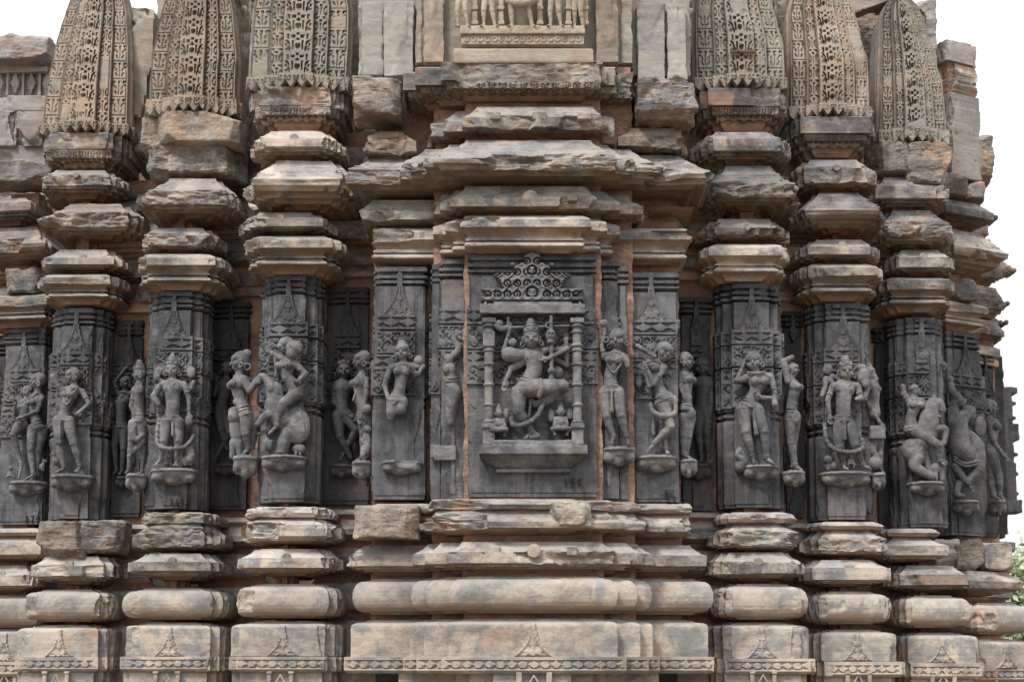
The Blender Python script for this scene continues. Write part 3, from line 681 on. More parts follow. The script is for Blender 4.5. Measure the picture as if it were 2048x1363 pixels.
def P_chaj(yt, yl, yb, o=.3):
    h = yb-yl
    return [(yt+(yl-yt)*t, o*(.30+.66*t**1.35)) for t in (0, .12, .3, .5, .7, .85, 1)]+[(yl+2, o), (yl+h*.22, o*.98), (yl+h*.3, o*.9), (yl+h*.5, o*.82), (yl+h*.52, o*.66), (yl+h*.75, o*.55), (yl+h*.77, o*.35), (yb, o*.12)]
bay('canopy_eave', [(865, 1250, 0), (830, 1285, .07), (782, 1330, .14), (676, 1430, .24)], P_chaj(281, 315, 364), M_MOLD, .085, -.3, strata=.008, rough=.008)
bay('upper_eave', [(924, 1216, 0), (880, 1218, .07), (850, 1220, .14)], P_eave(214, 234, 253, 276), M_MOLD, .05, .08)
bay('wing_eave', [(716, 833, .18)], P_eave(240, 258, 280, 306), M_ROCK, .07, .15)
bay('wing_eave', [(1236, 1381, .18)], P_eave(233, 250, 268, 292), M_ROCK, .07, .15)
rock('broken_block', 1196, 1232, 226, 288, DY+.0, 60, M_MOLD2, Dm.o, 56, 4)
for kx in (-78, 14, 104):
    S = Sdf(.8); S.box((0, 0, -6), (12, 6, 7), 2.5); V, Q = S.mesh(1.2, .8, seed=kx+99); mesh_obj('arch_knob', place(V, 1065+kx, 232, DY-.145), Q, M_MOLD, Dm.o, 0)
zs0, zs1 = zz(160, DY-.16), zz(176, DY-.16)
bay('cornice_slab', [(882, 1214, 0), (830, 1245, .07), (806, 1276, .14)], [(124, .15), (126, .17), (160, .17), (160.5, .14), (176, .135), (177, .1), (186, .08), (187, .05), (202, .01)], M_MOLD, .05, .05, res=.009,
    ofn=lambda sg, s, z, hw: -.013*beads(s, (z-(zs0+zs1)/2)/(zs0-zs1)*2, .07)*((z < zs0) & (z > zs1)))
rock('broken_block', 702, 803, 150, 232, DY-.02, 70, M_MOLD2, Dm.o, 57, 4, label='blackened broken block left of the cornice')
rock('broken_block', 1272, 1396, 148, 238, DY-.02, 70, M_MOLD2, Dm.o, 58, 6, label='blackened layered rock right of the cornice')
# top storey of the bay
def boxs(part, x0, x1, y0, y1, Y, mat, chip=.015, parent=None, back=.5, strata=.003, res=.014, rough=.004):
    a, b = at(x0, y1, Y)[0], at(x1, y1, Y)[0]; zt, zb = zz(y0, Y), zz(y1, Y)
    return sweep(part, [(a, Y+back), (a, Y), (b, Y), (b, Y+back)], [(zt, -.1), (zt, -.004), (zt-.006, 0), (zb+.006, 0), (zb, -.004), (zb, -.1)], mat, parent or Dm.o, res, chip, .1, strata=strata, rough=rough)
boxs('niche_sill', 907, 1187, 97, 125, DY-.06, M_CREAM)
boxs('upper_wall', 835, 1262, -260, 128, DY+.12, M_SPIREG, .01)
boxs('pilaster', 845, 890, -260, 122, DY+.05, M_SPIRE); boxs('pilaster', 1190, 1240, -260, 122, DY+.05, M_SPIRE)
boxs('pilaster', 829, 846, -260, 124, DY+.1, M_SPIREG); boxs('pilaster', 1240, 1268, -260, 124, DY+.1, M_SPIREG)
boxs('side_slab', 722, 767, 3, 150, DY+.16, M_SLAB, .012); boxs('side_slab', 765, 828, 2, 150, DY+.13, M_SLAB, .012)
boxs('side_slab', 1275, 1333, 6, 160, DY+.13, M_SLAB, .012); boxs('side_slab', 1333, 1375, 8, 160, DY+.16, M_SLAB, .012)
boxs('upper_wall', 715, 1385, -260, 150, DY+.22, M_SLAB, .02)
# middle shafts of the bay: five carved slabs in the red mortar
def slabshaft(x0, x1, yt, yb, Y, name='carved_shaft', steps=[(1., 0)], spike=.07, top=.21, fram=.56, fig=True, mat=None, chip=.004, lab=None):
    a, b = at(x0, (yt+yb)/2, Y)[0], at(x1, (yt+yb)/2, Y)[0]; pth = plan((a+b)/2, Y, (b-a)/2, steps, .45, 0)
    c = type('q', (), {})(); c.Y = Y
    ob = sweep(name, pth, [(zz(yt, Y), -.1), (zz(yt, Y), 0), (zz(yb, Y), 0), (zz(yb, Y), -.1)], mat or M_DARK, Dm.o, .0058, chip, .2, ofn=shaft_ofn(c, yt, yb, Y, len(steps)*2+1, top, fram, spike), strata=0, rough=.003)
    if lab: ob['label'] = lab
    return ob
slabshaft(938, 1191, 510, 993, DY, spike=.0, top=.225, fram=.54, steps=[(1., 0)], lab='wide central slab behind the niche')
slabshaft(880, 932, 518, 996, DY+.07, spike=.0, chip=.012); slabshaft(862, 882, 528, 998, DY+.10, spike=0)
slabshaft(747, 850, 533, 998, DY+.17, spike=.1, chip=.005, steps=[(1., 0)])
slabshaft(1195, 1238, 522, 996, DY+.07, spike=0, chip=.008); slabshaft(1238, 1256, 532, 998, DY+.10, spike=0)
slabshaft(1250, 1357, 545, 1003, DY+.17, spike=.1, chip=.004)
# ================================================================== RECESSED WALL between the piers
REC = []
def recess(xl, xr, Y, label, kpx, pnl, yaw=0, ref=None, dy=0, dark=M_BLACK, top=180):
    """same string courses as the bay, pushed back; pnl = (x0,x1,yt,yb) dark panel"""
    Y = Y-.10; k = DY/Y; f = lambda y: 1325-(1325-y)*k+dy
    a = at(xl, 1000, Y)[0]; b = at(xr, 1000, Y)[0]; th = math.radians(yaw); hw = (b-a)/2
    o = empty('recessed_wall', ((a+b)/2, Y, 0), label, 'temple wall', 'recessed walls between the piers'); REC.append(o)
    cx = (a+b)/2; pth = [(cx-hw*math.cos(th), Y-hw*math.sin(th)), (cx+hw*math.cos(th), Y+hw*math.sin(th))]
    def mk(part, prof, mat, chip=.04, **kw):
        rows = [(zz(f(p), Y-q), q) for p, q in prof]; rows = [(rows[0][0], -.1)]+rows+[(rows[-1][0], -.1)]
        return sweep(part, pth, rows, mat, o, .016, chip, .1, **kw)
    mk('mortar_wall', [(top, .0), (1330, .0)], M_MORT, 0, rough=.02)
    mk('plinth_course', [(1240, .04), (1250, .1), (1312, .1), (1313, .12), (1345, .12), (1346, .1), (1800, .14)], M_BASE, .01)
    mk('cushion_course', [(1157+63*(.5+.5*math.sin(-math.pi/2+math.pi*q/10)), .04+.07*math.cos(-math.pi/2+math.pi*q/10)) for q in range(11)], M_BASE, 0)
    mk('base_course', P_eave(1083, 1103, 1125, 1146, .12), M_MOLD)
    mk('base_course', [(1000, .05), (1010, .09), (1019, .05), (1036, .1), (1042, .13), (1054, .13), (1058, .09), (1068, .01)], M_MOLD)
    mk('upper_course', [(440, .0), (447, .07), (468, .07), (474, .03), (482, .05), (494, .05), (500, .0)], M_MOLD2); mk('upper_course', P_eave(373, 396, 412, 430, .12), M_MOLD2)
    mk('upper_course', P_chaj(281, 315, 364, .15), M_MOLD2, .06); mk('upper_course', P_eave(214, 234, 253, 276, .12), M_MOLD2)
    x0, x1, yt, yb = pnl; aa, bb = at(x0, 800, Y-.04)[0], at(x1, 800, Y-.04)[0]
    c, s = math.cos(th), math.sin(th)
    q = [(aa, Y+.2), (aa, Y-.05+(aa-cx)*math.tan(th)), (bb, Y-.05+(bb-cx)*math.tan(th)), (bb, Y+.2)]
    cc = type('q', (), {})(); cc.Y = Y
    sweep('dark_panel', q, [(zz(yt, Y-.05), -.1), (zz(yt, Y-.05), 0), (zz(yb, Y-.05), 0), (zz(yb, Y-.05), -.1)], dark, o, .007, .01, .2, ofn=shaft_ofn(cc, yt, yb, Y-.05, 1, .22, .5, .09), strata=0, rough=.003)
    return o
recess(196, 312, 8*1.205, 'dark recess with a blackened figure, between the two leftmost full piers', 0, (229, 285, 640, 1033), -6, dy=-4)
recess(398, 535, 8*1.155, 'dark recess with a small low slab, beside the elephant rider pier', 0, (424, 498, 604, 1018), -6, dy=-6)
recess(630, 760, 8*1.10, 'dark recess with a standing blackened man, left of the central bay', 0, (650, 738, 574, 1008), -4, dy=-8)
recess(1345, 1452, 8*1.10, 'dark recess with a blackened man, right of the central bay', 0, (1362, 1425, 594, 1020), 4, dy=-2)
recess(1555, 1650, 8*1.15, 'narrow dark recess right of the woman with a raised hand', 0, (1568, 1606, 622, 1034), 6, dy=6)
recess(1735, 1812, 8*1.20, 'narrow dark recess left of the horse rider pier', 0, (1750, 1782, 655, 1048), 8, dy=10)
recess(-90, 130, 8*1.28, 'wall behind the far left pier', 0, (-40, 10, 680, 1050), -6)
recess(1880, 2020, 8*1.36, 'wall behind the far right pier, with a tall rough stone', 0, (1958, 2000, 700, 1070), 30, dy=16, top=420)
# temple core behind everything
def corebox(nm, x0, x1, y0, Y, label, mat=M_MORT, back=3.):
    a, b = at(x0, 700, Y)[0], at(x1, 700, Y)[0]; zt = zz(y0, Y)
    ob = sweep(nm, [(a, Y+back), (a, Y), (b, Y), (b, Y+back)], [(zt, -.8), (zt, 0), (0, 0)], mat, None, .06, .03, .0, rough=.03); return tag(ob, label, 'temple wall')
corebox('core_wall', 290, 1800, -300, 8*1.32, 'plain rubble core of the temple seen in gaps behind the spires', M_SPIREG)
corebox('core_wall', 110, 1850, 90, 8*1.36, 'rubble core wall seen between the spires and the upper mouldings', M_SPIREG)
corebox('core_wall', -60, 1880, 300, 8*1.35, 'reddish lower core wall of the temple behind the piers')
# ================================================================== MINIATURE SPIRES
def spire_cut(kind, u, v, hwid, cellh):
    """u -1..1 across strip, v 0..1 up one cell -> 1 where pierced"""
    m = np.zeros_like(u, bool); au = np.abs(u)
    if kind == 'c':
        m |= np.hypot(u/.2, (v-.30)/.13) < 1
        m |= (au > .28) & (au < .38) & (v > .12) & (v < .55)
        r = np.hypot(u-np.sign(u)*.95, (v-.33)*1.5); m |= (r > .28) & (r < .42) & (au < .86) & (au > .5)
        m |= (np.abs(au-.32) < .12) & (np.abs(v-.78) < .06)
        m |= (au < .16*(1-(v-.58)/.14)) & (v > .58) & (v < .70)
        m |= (np.abs(au-.68) < .07) & (v > .62) & (v < .88)
        m |= (au > .48) & (au < .58) & (v > .02) & (v < .24); m |= (au < .1) & (v > .86) & (v < .95); m |= (au > .78) & (au < .9) & (v > .3) & (v < .42)
    elif kind == 'n':
        m |= (au < .09) & (v > .08) & (v < .5)
        m |= (np.abs(u) < .2) & (np.abs(v-.66) < .055)
        r = np.hypot((u-np.sign(u)*.8), (v-.3)*1.6); m |= (r > .3) & (r < .5) & (au < .75)
        m |= (np.abs(au-.5) < .5*(v-.76)/.14*.6) & (v > .76) & (v < .9) & (au > .15)
    else:
        m |= (au < .06) & (v > .05) & (v < .62)
        m |= (au < .16) & (np.abs(v-.74) < .07)
        for a, b in ((.42, .2), (.42, .46)):
            x = au-a; y = v-b; m |= ((x*.8+y*1.6)/.22)**2+((x*1.2-y*1.4)/.12)**2 < 1
        r = np.hypot(au-.75, (v-.68)*1.8); m |= (r > .12) & (r < .24) & (au < .9)
        m |= (v > .91) & (v < .97) & (np.mod(u*7, 1) > .4); m |= (np.abs(au-.55) < .12*(1-(v-.72)/.14)) & (v > .72) & (v < .86); m |= (au > .2) & (au < .3) & (v > .06) & (v < .16)
    return m
def spire(label, Yc, base, prof, skirt, mat, lean=.28, seed=0, group='miniature spires standing on the piers'):
    """base = (x0, x1, y) at the foot; prof = [(py, x0, x1)] upwards"""
    ys = np.array([base[2]]+[p[0] for p in prof], float); xl = np.array([base[0]]+[p[1] for p in prof], float); xr = np.array([base[1]]+[p[2] for p in prof], float)
    cxp = (base[0]+base[1])/2; X0 = at(cxp, base[2], Yc)
    o = empty('miniature_spire', (X0[0], Yc+.2, X0[2]), label, 'miniature spire', group)
    fr = [-1, -.94, -.55, -.27, .27, .55, .94, 1]; dp = [.24, .13, .07, .03, 0, .03, .07, .13, .24]
    hw0 = (at(base[1], base[2], Yc)[0]-at(base[0], base[2], Yc)[0])/2
    P = []
    P.append((-.86, .5)); P.append((-1, .13)); P.append((-.93, .13)); P.append((-.93, .065)); P.append((-.56, .065)); P.append((-.56, .035)); P.append((-.28, .035)); P.append((-.28, 0))
    P += [(-x, y) for x, y in P][::-1]
    path = [(X0[0]+x*hw0, Yc+y) for x, y in P]; zb = zz(base[2], Yc); zt = zz(ys[-1], Yc)
    zs = np.array([zz(y, Yc) for y in ys]); ctr = np.array([at((a+b)/2, y, Yc)[0] for a, b, y in zip(xl, xr, ys)]); hws = np.array([(at(b, y, Yc)[0]-at(a, y, Yc)[0])/2 for a, b, y in zip(xl, xr, ys)])
    def rx(z, basep):
        c = np.interp(z, zs, ctr)[:, None]; sc_ = (np.interp(z, zs, hws)/hw0)[:, None]
        ln = lean*np.clip((z-zb)/1.6, 0, 3)[:, None]**1.6
        x = c+(basep[None, :, 0]-X0[0])*sc_; y = Yc+ln+(basep[None, :, 1]-Yc)*(.35+.65*sc_)
        return np.stack([x, y], 2)
    ch = .15
    def ofn(seg, s, z, hw):
        u = s/np.maximum(hw, .01); v = ((z-zb)/ch+.0) % 1; cutd = np.zeros_like(z)
        c = seg == 7; n_ = (seg == 5) | (seg == 9); e = (seg == 3) | (seg == 11)
        cutd += np.where(c, spire_cut('c', u, v, hw, ch), 0)+np.where(n_, spire_cut('n', u, ((z-zb)/(ch*.8)+.3) % 1, hw, ch), 0)+np.where(e, spire_cut('e', u, ((z-zb)/ch+.5) % 1, hw, ch), 0)
        worn = fbm(np.stack([s, z, seg*1.], -1), (5, 5, 1), 2, seed)
        dep = .036*np.clip(1.1-np.clip(worn-.25, 0, 1)*4, 0, 1)
        grv = ((n_ | e) & (np.abs(np.abs(s)-hw) < .012))*.045
        return -np.maximum(cutd*dep, grv)
    sweep('lattice_tower', path, [(zb, 0), (zt, 0), (zt+.01, -.3)], mat, o, .0054, .006, .3, ofn=ofn, rowxf=rx, strata=.001, rough=.0025)
    # skirt with hanging points
    y0, y1 = skirt; za, zc = zz(y0, Yc-.02), zz(y1, Yc-.02)
    def zig(seg, s, z, hw):
        t = np.abs((s/.075) % 1-.5)*2; return .05*t*np.clip((zc+.05-z)/.05, 0, 1)
    sweep('pointed_hem', path, [(za+.004, -.1), (za+.004, .006), (za, .022), ((za+zc)/2, .024), (zc, .018), (zc, -.06)], mat, o, .0065, .012, .25,
          ofn=lambda sg, s, z, hw: -.012*beads(s, (z-(za*.6+zc*.4))/(za-zc)*2.6, .06), zig=zig, strata=.001, rough=.004)
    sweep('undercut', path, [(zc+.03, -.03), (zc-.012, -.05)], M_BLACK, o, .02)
    return o
spire('leftmost miniature spire with a pierced lattice face, sky at its left side', A.Y-.14, (72, 254, 240), [(150, 80, 254), (60, 96, 250), (0, 110, 243), (-60, 128, 228), (-150, 158, 200)], (240, 262), M_SPIRE, seed=1)
spire('second miniature spire from the left, hem broken at its lower left corner', B.Y-.15, (286, 472, 190), [(100, 289, 474), (0, 308, 462), (-80, 328, 446), (-200, 372, 404)], (190, 221), M_SPIRE, seed=2)
spire('miniature spire left of the central bay, paler and greener than its left neighbours', C_.Y-.15, (489, 698, 145), [(70, 490, 700), (0, 492, 700), (-80, 510, 684), (-200, 560, 640)], (145, 172), M_SPIREG, seed=3)
spire('miniature spire right of the central bay with an iron strap across its face', E.Y-.15, (1389, 1579, 146), [(70, 1389, 1578), (0, 1391, 1560), (-80, 1410, 1548), (-200, 1450, 1510)], (146, 170), M_SPIREG, seed=4)
spire('orange stained miniature spire, second from the right', Fp.Y-.15, (1580, 1750, 205), [(120, 1582, 1750), (0, 1584, 1724), (-80, 1606, 1700), (-200, 1640, 1660)], (205, 228), M_SPIRE, seed=5)
spire('rightmost miniature spire with its peak in view beside a bare rubble edge', G.Y-.16, (1762, 1904, 252), [(150, 1765, 1897), (80, 1769, 1882), (40, 1772, 1871), (10, 1774, 1866), (-14, 1782, 1854), (-34, 1797, 1836)], (252, 282), M_SPIREG, seed=6)
S = Sdf(.5); S.box((0, 0, 0), (26, 2.6, 2), .5); S.cap((-10, 0, 2), (-10, 0, 4), 2)
V, Q = S.mesh(1, .3); tag(mesh_obj('iron_strap', place(V, 1486, 104, E.Y-.15-.012), Q, M_PAINT, None, 0), 'thin rusty iron strap across the lattice of a miniature spire', 'metal strap')
bpy.data.objects['iron_strap'].data.materials[0] = stone_mat('rusty_iron', [(.07, .04, .03), (.12, .06, .04)], rough=.6)
# rubble beside the spires and the ruin on the left
def topbox(nm, x0, x1, y0, y1, Y, mat, label, cat='masonry', back=.8, chip=.05, **kw):
    a, b = at(x0, y1, Y)[0], at(x1, y1, Y)[0]; zt, zb = zz(y0, Y), zz(y1, Y)
    ob = sweep(nm, [(a, Y+back), (a, Y), (b, Y), (b, Y+back)], [(zt, -.5), (zt, -.02), (zt-.02, 0), (zb, 0), (zb, -.1)], mat, None, .02, chip, .0, rough=.012, **kw); return tag(ob, label, cat)
topbox('backing_masonry', 246, 300, 12, 300, 8*1.17, M_SPIREG, 'grey masonry filling the gap between the two leftmost spires')
topbox('backing_masonry', 452, 505, -120, 300, 8*1.12, M_SPIREG, 'masonry filling the gap left of the pale green spire')
topbox('backing_masonry', 655, 735, -120, 330, 8*1.12, M_SPIREG, 'masonry between the pale green spire and the central bay')
topbox('backing_masonry', 1365, 1420, -120, 330, 8*1.12, M_SPIREG, 'masonry between the central bay and the strapped spire')
topbox('backing_masonry', 1555, 1610, -120, 330, 8*1.14, M_SPIREG, 'masonry between the strapped spire and the orange stained spire')
rr = rock('rubble_masonry', 1706, 1790, -60, 290, 8*1.21, 90, M_ROCK, None, 71, 5); tag(rr, 'bare rubble masonry left of the rightmost spire', 'masonry')
rr = rock('rubble_masonry', 1806, 1876, -40, 290, 8*1.2, 90, M_PINK, None, 72, 4); tag(rr, 'bare rubble masonry right of the rightmost spire, against the sky', 'masonry')
rr = rock('rubble_masonry', 1940, 1988, 262, 372, 8*1.32, 60, M_ROCK, None, 73, 5); tag(rr, 'jagged thin rocks sticking out right of the tall plain slab', 'masonry')
# ruined wing on the left
rw = empty('ruined_wing', (at(40, 300, 8*1.3)[0], 8*1.3, 0), 'pinkish ruined wing of the temple at the upper left, with a frieze of diamonds', 'temple wall')
def wbox(part, x0, x1, y0, y1, Y, chip=.03, mat=M_PINK, res=.014, ofn=None):
    a, b = at(x0, y1, Y)[0], at(x1, y1, Y)[0]; zt, zb = zz(y0, Y), zz(y1, Y)
    return sweep(part, [(a, Y+.6), (a, Y), (b, Y), (b, Y+.6)], [(zt, -.4), (zt, -.01), (zt-.01, 0), (zb+.01, 0), (zb, -.01), (zb, -.3)], mat, rw, res, chip, .0, ofn=ofn, rough=.006)
YW = 8*1.28
rock('broken_block', -60, 100, 64, 122, YW-.14, 90, M_PINK, rw, 81, 4); wbox('string_course', -60, 100, 118, 140, YW-.06, .05)
zA, zB = zz(140, YW), zz(192, YW)
wbox('diamond_frieze', -60, 100, 140, 192, YW, .0, res=.009, ofn=lambda sg, s, z, hw: np.where(sg == 1, -.04*((((np.abs((((s+.03)/.138) % 1)-.5)*2/.62)+np.abs(z-(zA+zB)/2)/((zA-zB)/2)/.94) > 1) & (np.abs((((s+.03)/.138) % 1)-.5) < .4)), 0))
wbox('string_course', -60, 100, 190, 222, YW-.07, .04); wbox('wall_block', -60, 30, 222, 292, YW-.06, .04); wbox('wall_block', 32, 100, 222, 288, YW-.09, .05)
wbox('wall_block', -60, 100, 290, 330, YW-.02, .05); wbox('wall_block', -60, 100, 330, 560, YW+.02, .05)
sweep('wall_block', [(at(-60, 900, YW)[0], YW+.1), (at(100, 900, YW)[0], YW+.1)], [(zz(560, YW), 0), (0, 0)], M_MORT, rw, .05)
# ================================================================== far right corner of the wall, seen edge on
fr_ = empty('corner_pier', (at(2010, 1000, 8*1.5)[0], 8*1.5, 0), 'far right corner pier seen edge on against the white sky', 'temple pier')
def side_stone(part, pts, Y, dep=90, mat=None, seed=0, amp=2.5, k=1.5):
    S = Sdf(2)
    for x0, y0, x1, y1 in pts: S.box(((x0+x1)/2-1980, 900-(y0+y1)/2, -dep/2), (abs(x1-x0)/2-2, abs(y1-y0)/2-2, dep/2), 2)
    V, Q = S.mesh(2.0, amp, .07, seed, rough2=amp*.3); return mesh_obj(part, place(V, 1980, 900, Y), Q, mat or M_MOLD2, fr_, 40)
def wedge(part, xa, xb, yt, yb, Y, seed, mat=None, dep=80, tip=.5):
    """pointed broken eave slab sticking out to the right"""
    S = Sdf(2); h = yb-yt
    for t in np.linspace(0, 1, 9): S.cap((xa+(xb-xa)*t-1980, 900-(yt+h*(.35+.35*tip*t)), -dep/2), (xa+(xb-xa)*t-1980, 900-(yt+h*(.35+.35*tip*t)), -3), max(5, h*.42*(1-t)**.7))
    V, Q = S.mesh(2.0, 1.8, .07, seed, rough2=.6); return mesh_obj(part, place(V, 1980, 900, Y), Q, mat or M_MOLD, fr_, 40)
wedge('canopy_eave', 1930, 2042, 478, 572, 8*1.36, 91); wedge('upper_eave', 1930, 2008, 380, 450, 8*1.36, 92); wedge('upper_eave', 1930, 1992, 440, 492, 8*1.38, 93)
wedge('capital_eave', 1930, 2026, 570, 620, 8*1.38, 94, M_MOLD2); wedge('capital', 1930, 2022, 612, 658, 8*1.38, 95); wedge('capital', 1930, 2008, 645, 692, 8*1.4, 96, M_MOLD2)
side_stone('edge_block', [(1940, 355, 1978, 400), (1955, 420, 1992, 455)], 8*1.36, seed=3)
side_stone('carved_shaft', [(1950, 668, 1992, 1075)], 8*1.38, 70, M_ROCK, 4, 3)
side_stone('carved_shaft', [(1975, 690, 1996, 1078), (1985, 740, 2006, 1078), (1994, 705, 2012, 1070)], 8*1.46, 60, M_BLACK, 5, 2)
side_stone('edge_colonnette', [(2005, 775, 2028, 1010)]+[(2008, y, 2036, y+7) for y in (775, 800, 830, 868, 905, 945, 985)]+[(2010, 770, 2040, 784), (2010, 925, 2032, 1020), (2012, 1000, 2042, 1026), (2020, 845, 2040, 880)], 8*1.5, 40, M_DARK, 6, 1.5)
side_stone('upper_base_moulding', [(1960, 1085, 2026, 1105), (1960, 1100, 2012, 1145)], 8*1.4, 80, M_MOLD, 7)
# ================================================================== top niche figures on the bay
# trees behind the right corner
def tree(x, y, z, R, seed, label):
    o = empty('tree', (x, y, 0), label, 'tree')
    rs = np.random.RandomState(seed); V, Q = [], []
    n = 5200; cl = rs.normal(size=(42, 3)); cl /= np.linalg.norm(cl, axis=1)[:, None]; cl *= (rs.uniform(.3, 1, (42, 1)))*R
    for i in range(n):
        c = cl[rs.randint(42)]+rs.normal(size=3)*R*.17; a = rs.normal(size=3); a /= np.linalg.norm(a); b = np.cross(a, rs.normal(size=3)); b /= np.linalg.norm(b)
        p = np.array([x, y, z])+c*[1, 1, .85]; s = .11
        k = len(V); V += [p-a*s, p+b*s*.5, p+a*s, p-b*s*.5]; Q.append((k, k+1, k+2, k+3))
    mesh_obj('crown', V, Q, M_LEAF, o, 0, False)
    S = Sdf(2); S.chain([(0, 0, 0), (4, 60, 2), (0, 120, 0)], [11, 8, 5]); 
    for k in range(7):
        a = k*.9; S.chain([(2, 70+k*6, 0), (math.cos(a)*45, 120+k*8, math.sin(a)*45), (math.cos(a)*80, 160+k*9, math.sin(a)*80)], [5, 3, 1.5])
    V, Q = S.mesh(4, .8); V = V*(z+R*.5)/190; V = np.stack([V[:, 0]+x, y-V[:, 2], V[:, 1]-.05], 1); mesh_obj('trunk', V, Q, M_BARK, o, 0)
M_LEAF = bpy.data.materials.new('leaves'); M_LEAF.use_nodes = True; b_ = M_LEAF.node_tree.nodes['Principled BSDF']; b_.inputs['Base Color'].default_value = (.34, .39, .24, 1); b_.inputs['Roughness'].default_value = .7  # green paled so that distance haze is put into the leaf colour
M_BARK = stone_mat('bark', [(.12, .09, .07), (.07, .055, .045)])
p = at(2075, 1190, 30); tree(p[0], 30, p[2], 1.7, 3, 'pale green leafy tree behind the lower right corner of the temple')
p = at(2120, 1290, 34); tree(p[0], 34, p[2]+.4, 1.6, 4, 'second leafy tree lower at the right edge behind the temple')
# ================================================================== CARVED FIGURES
CR = dict(c1=(0, 560, 2.725), c2=(380, 540, 2.725), c3=(700, 480, 2.524), c4=(910, 480, 2.525), cS=(930, 600, 4.259), c5=(1170, 500, 2.572), c6=(1400, 540, 2.62), c7=(1740, 560, 2.524), cT=(890, 0, 6.606), p=(0, 0, 1))
class Fig:
    def __init__(s, crop, ox, oy, Y, w0=14, k=1.5):
        s.c = CR[crop]; s.ox, s.oy, s.Y, s.w0 = ox, oy, Y, w0; s.S = Sdf(k)
    def t(s, p):
        w_ = p[2] if len(p) > 2 else 0
        return np.array([p[0]/s.c[2]+s.c[0]-s.ox, s.oy-(p[1]/s.c[2]+s.c[1]), s.w0+w_], float)
    def hand(s, a, d, u, face=1, curl=.5, fist=False):
        S = s.S; d = d/(np.linalg.norm(d)+1e-6); r = np.cross(d, [0, 0, 1.]); r /= np.linalg.norm(r)+1e-6; n = np.cross(r, d)
        S.cap(a, a+d*u*.45, u*.25, u*.3, k=.6)
        for i, (o, L) in enumerate(((-.24, .5), (-.08, .58), (.08, .54), (.23, .42))):
            b = a+d*u*.6+r*u*o; m = b+d*u*L*.55; e = m+d*u*L*(.5 if not fist else -.1)+n*u*(curl*.4+(.5 if fist else 0))
            S.cap(b, m, u*.1, u*.095, k=.25); S.cap(m, e, u*.09, u*.075, k=.25)
        b = a+d*u*.2-r*u*.25; S.cap(b, b-r*u*.22+d*u*.28+n*u*.15, u*.11, u*.08, k=.3)
    def head(s, p, u, fa=0, tilt=0, hair='bun', ear=True, face=True, bun=(0, 1, -.5), crownh=1.6):
        S = s.S; c = s.t(p); fa = math.radians(fa); ti = math.radians(tilt)
        f = np.array([math.sin(fa), 0, math.cos(fa)]); r = np.array([math.cos(fa), 0, -math.sin(fa)]); up = np.array([0, 1., 0])
        ct, st = math.cos(ti), math.sin(ti)
        def R(v): return np.array([ct*v[0]-st*v[1], st*v[0]+ct*v[1], v[2]])
        f, r, up = R(f), R(r), R(up); g = lambda a, b, d: c+r*a*u+up*b*u+f*d*u
        S.ell(g(0, .12, -.05), (u*.93, u*1.12, u*1.0), ti, fa); S.ell(g(0, -.45, .2), (u*.7, u*.75, u*.72), ti, fa); S.cap(g(0, -.95, .45), g(0, -.9, .5), u*.26)
        if face:
            S.cap(g(0, .18, .88), g(0, -.3, 1.1), u*.09, u*.17, k=.5)
            for q in (-1, 1):
                S.ell(g(.36*q, .12, .84), (u*.25, u*.12, u*.2), ti, fa, k=.3); S.cap(g(.14*q, .3, .9), g(.62*q, .3, .72), u*.07, k=.4)
                S.cap(g(.16*q, .1, 1.03), g(.55*q, .1, .9), u*.035, cut=True, k=.2)
                S.ell(g(.5*q, -.4, .6), (u*.32, u*.35, u*.3), ti, fa, k=.8)
            S.cap(g(-.2, -.56, .88), g(.2, -.56, .88), u*.1, k=.25); S.cap(g(-.14, -.74, .82), g(.14, -.74, .82), u*.11, k=.25); S.cap(g(-.22, -.65, .98), g(.22, -.65, .98), u*.03, cut=True, k=.2)
        for q in (-1, 1):
            S.ell(g(.97*q, 0, -.05), (u*.14, u*.34, u*.22), ti, fa, k=.4)
            if ear: S.ring(g(1.05*q, -.62, .0), r*.6+f*.8, u*.26, u*.12, k=.3)
        if hair in ('bun', 'cap'):
            S.ell(g(0, .3, -.2), (u*1.03, u*1.05, u*1.02), ti, fa, k=.4); S.ell(g(0, .35, .55), (u*.9, u*.5, u*.5), ti, fa, k=.4)
            S.cap(g(-.7, .62, .5), g(.7, .62, .5), u*.07, k=.2)
            if hair == 'bun':
                b = g(*bun); S.ell(b, (u*.6, u*.55, u*.6), k=.5); S.ring(b, np.array([.3, .2, 1]), u*.42, u*.1, k=.3)
        else:
            for i, (h, rr) in enumerate(((.75, .98), (1.1, .86), (1.45, .74), (1.8, .58), (2.1, .4), (2.35, .22))):
                if h > crownh+.9: break
                S.ell(g(0, h, -.05), (u*rr, u*.27, u*rr), ti, fa, k=.25); 
            S.ell(g(0, .95, .8), (u*.25, u*.35, u*.18), ti, fa, k=.3); S.ell(g(.65, .95, .4), (u*.2, u*.28, u*.2), ti, fa, k=.3); S.ell(g(-.65, .95, .4), (u*.2, u*.28, u*.2), ti, fa, k=.3)
    def body(s, hd, nk, ch, wa, pe, u, bf=0, fem=True, sh=None, neckl=True, belt=True):
        S = s.S; H, n, c, w_, p = [s.t(x) for x in (hd, nk, ch, wa, pe)]; b = math.radians(bf)
        r = np.array([math.cos(b), 0, -math.sin(b)]); f = np.array([math.sin(b), 0, math.cos(b)])
        S.cap(H-np.array([0, u*.5, u*.1]), n, u*.52, u*.56); 
        if sh is not None: S.cap(s.t(sh[0]), n-np.array([0, u*.2, 0]), u*.5, u*.5); S.cap(s.t(sh[1]), n-np.array([0, u*.2, 0]), u*.5, u*.5)
        rot = math.atan2(-(n-c)[0], (n-c)[1])
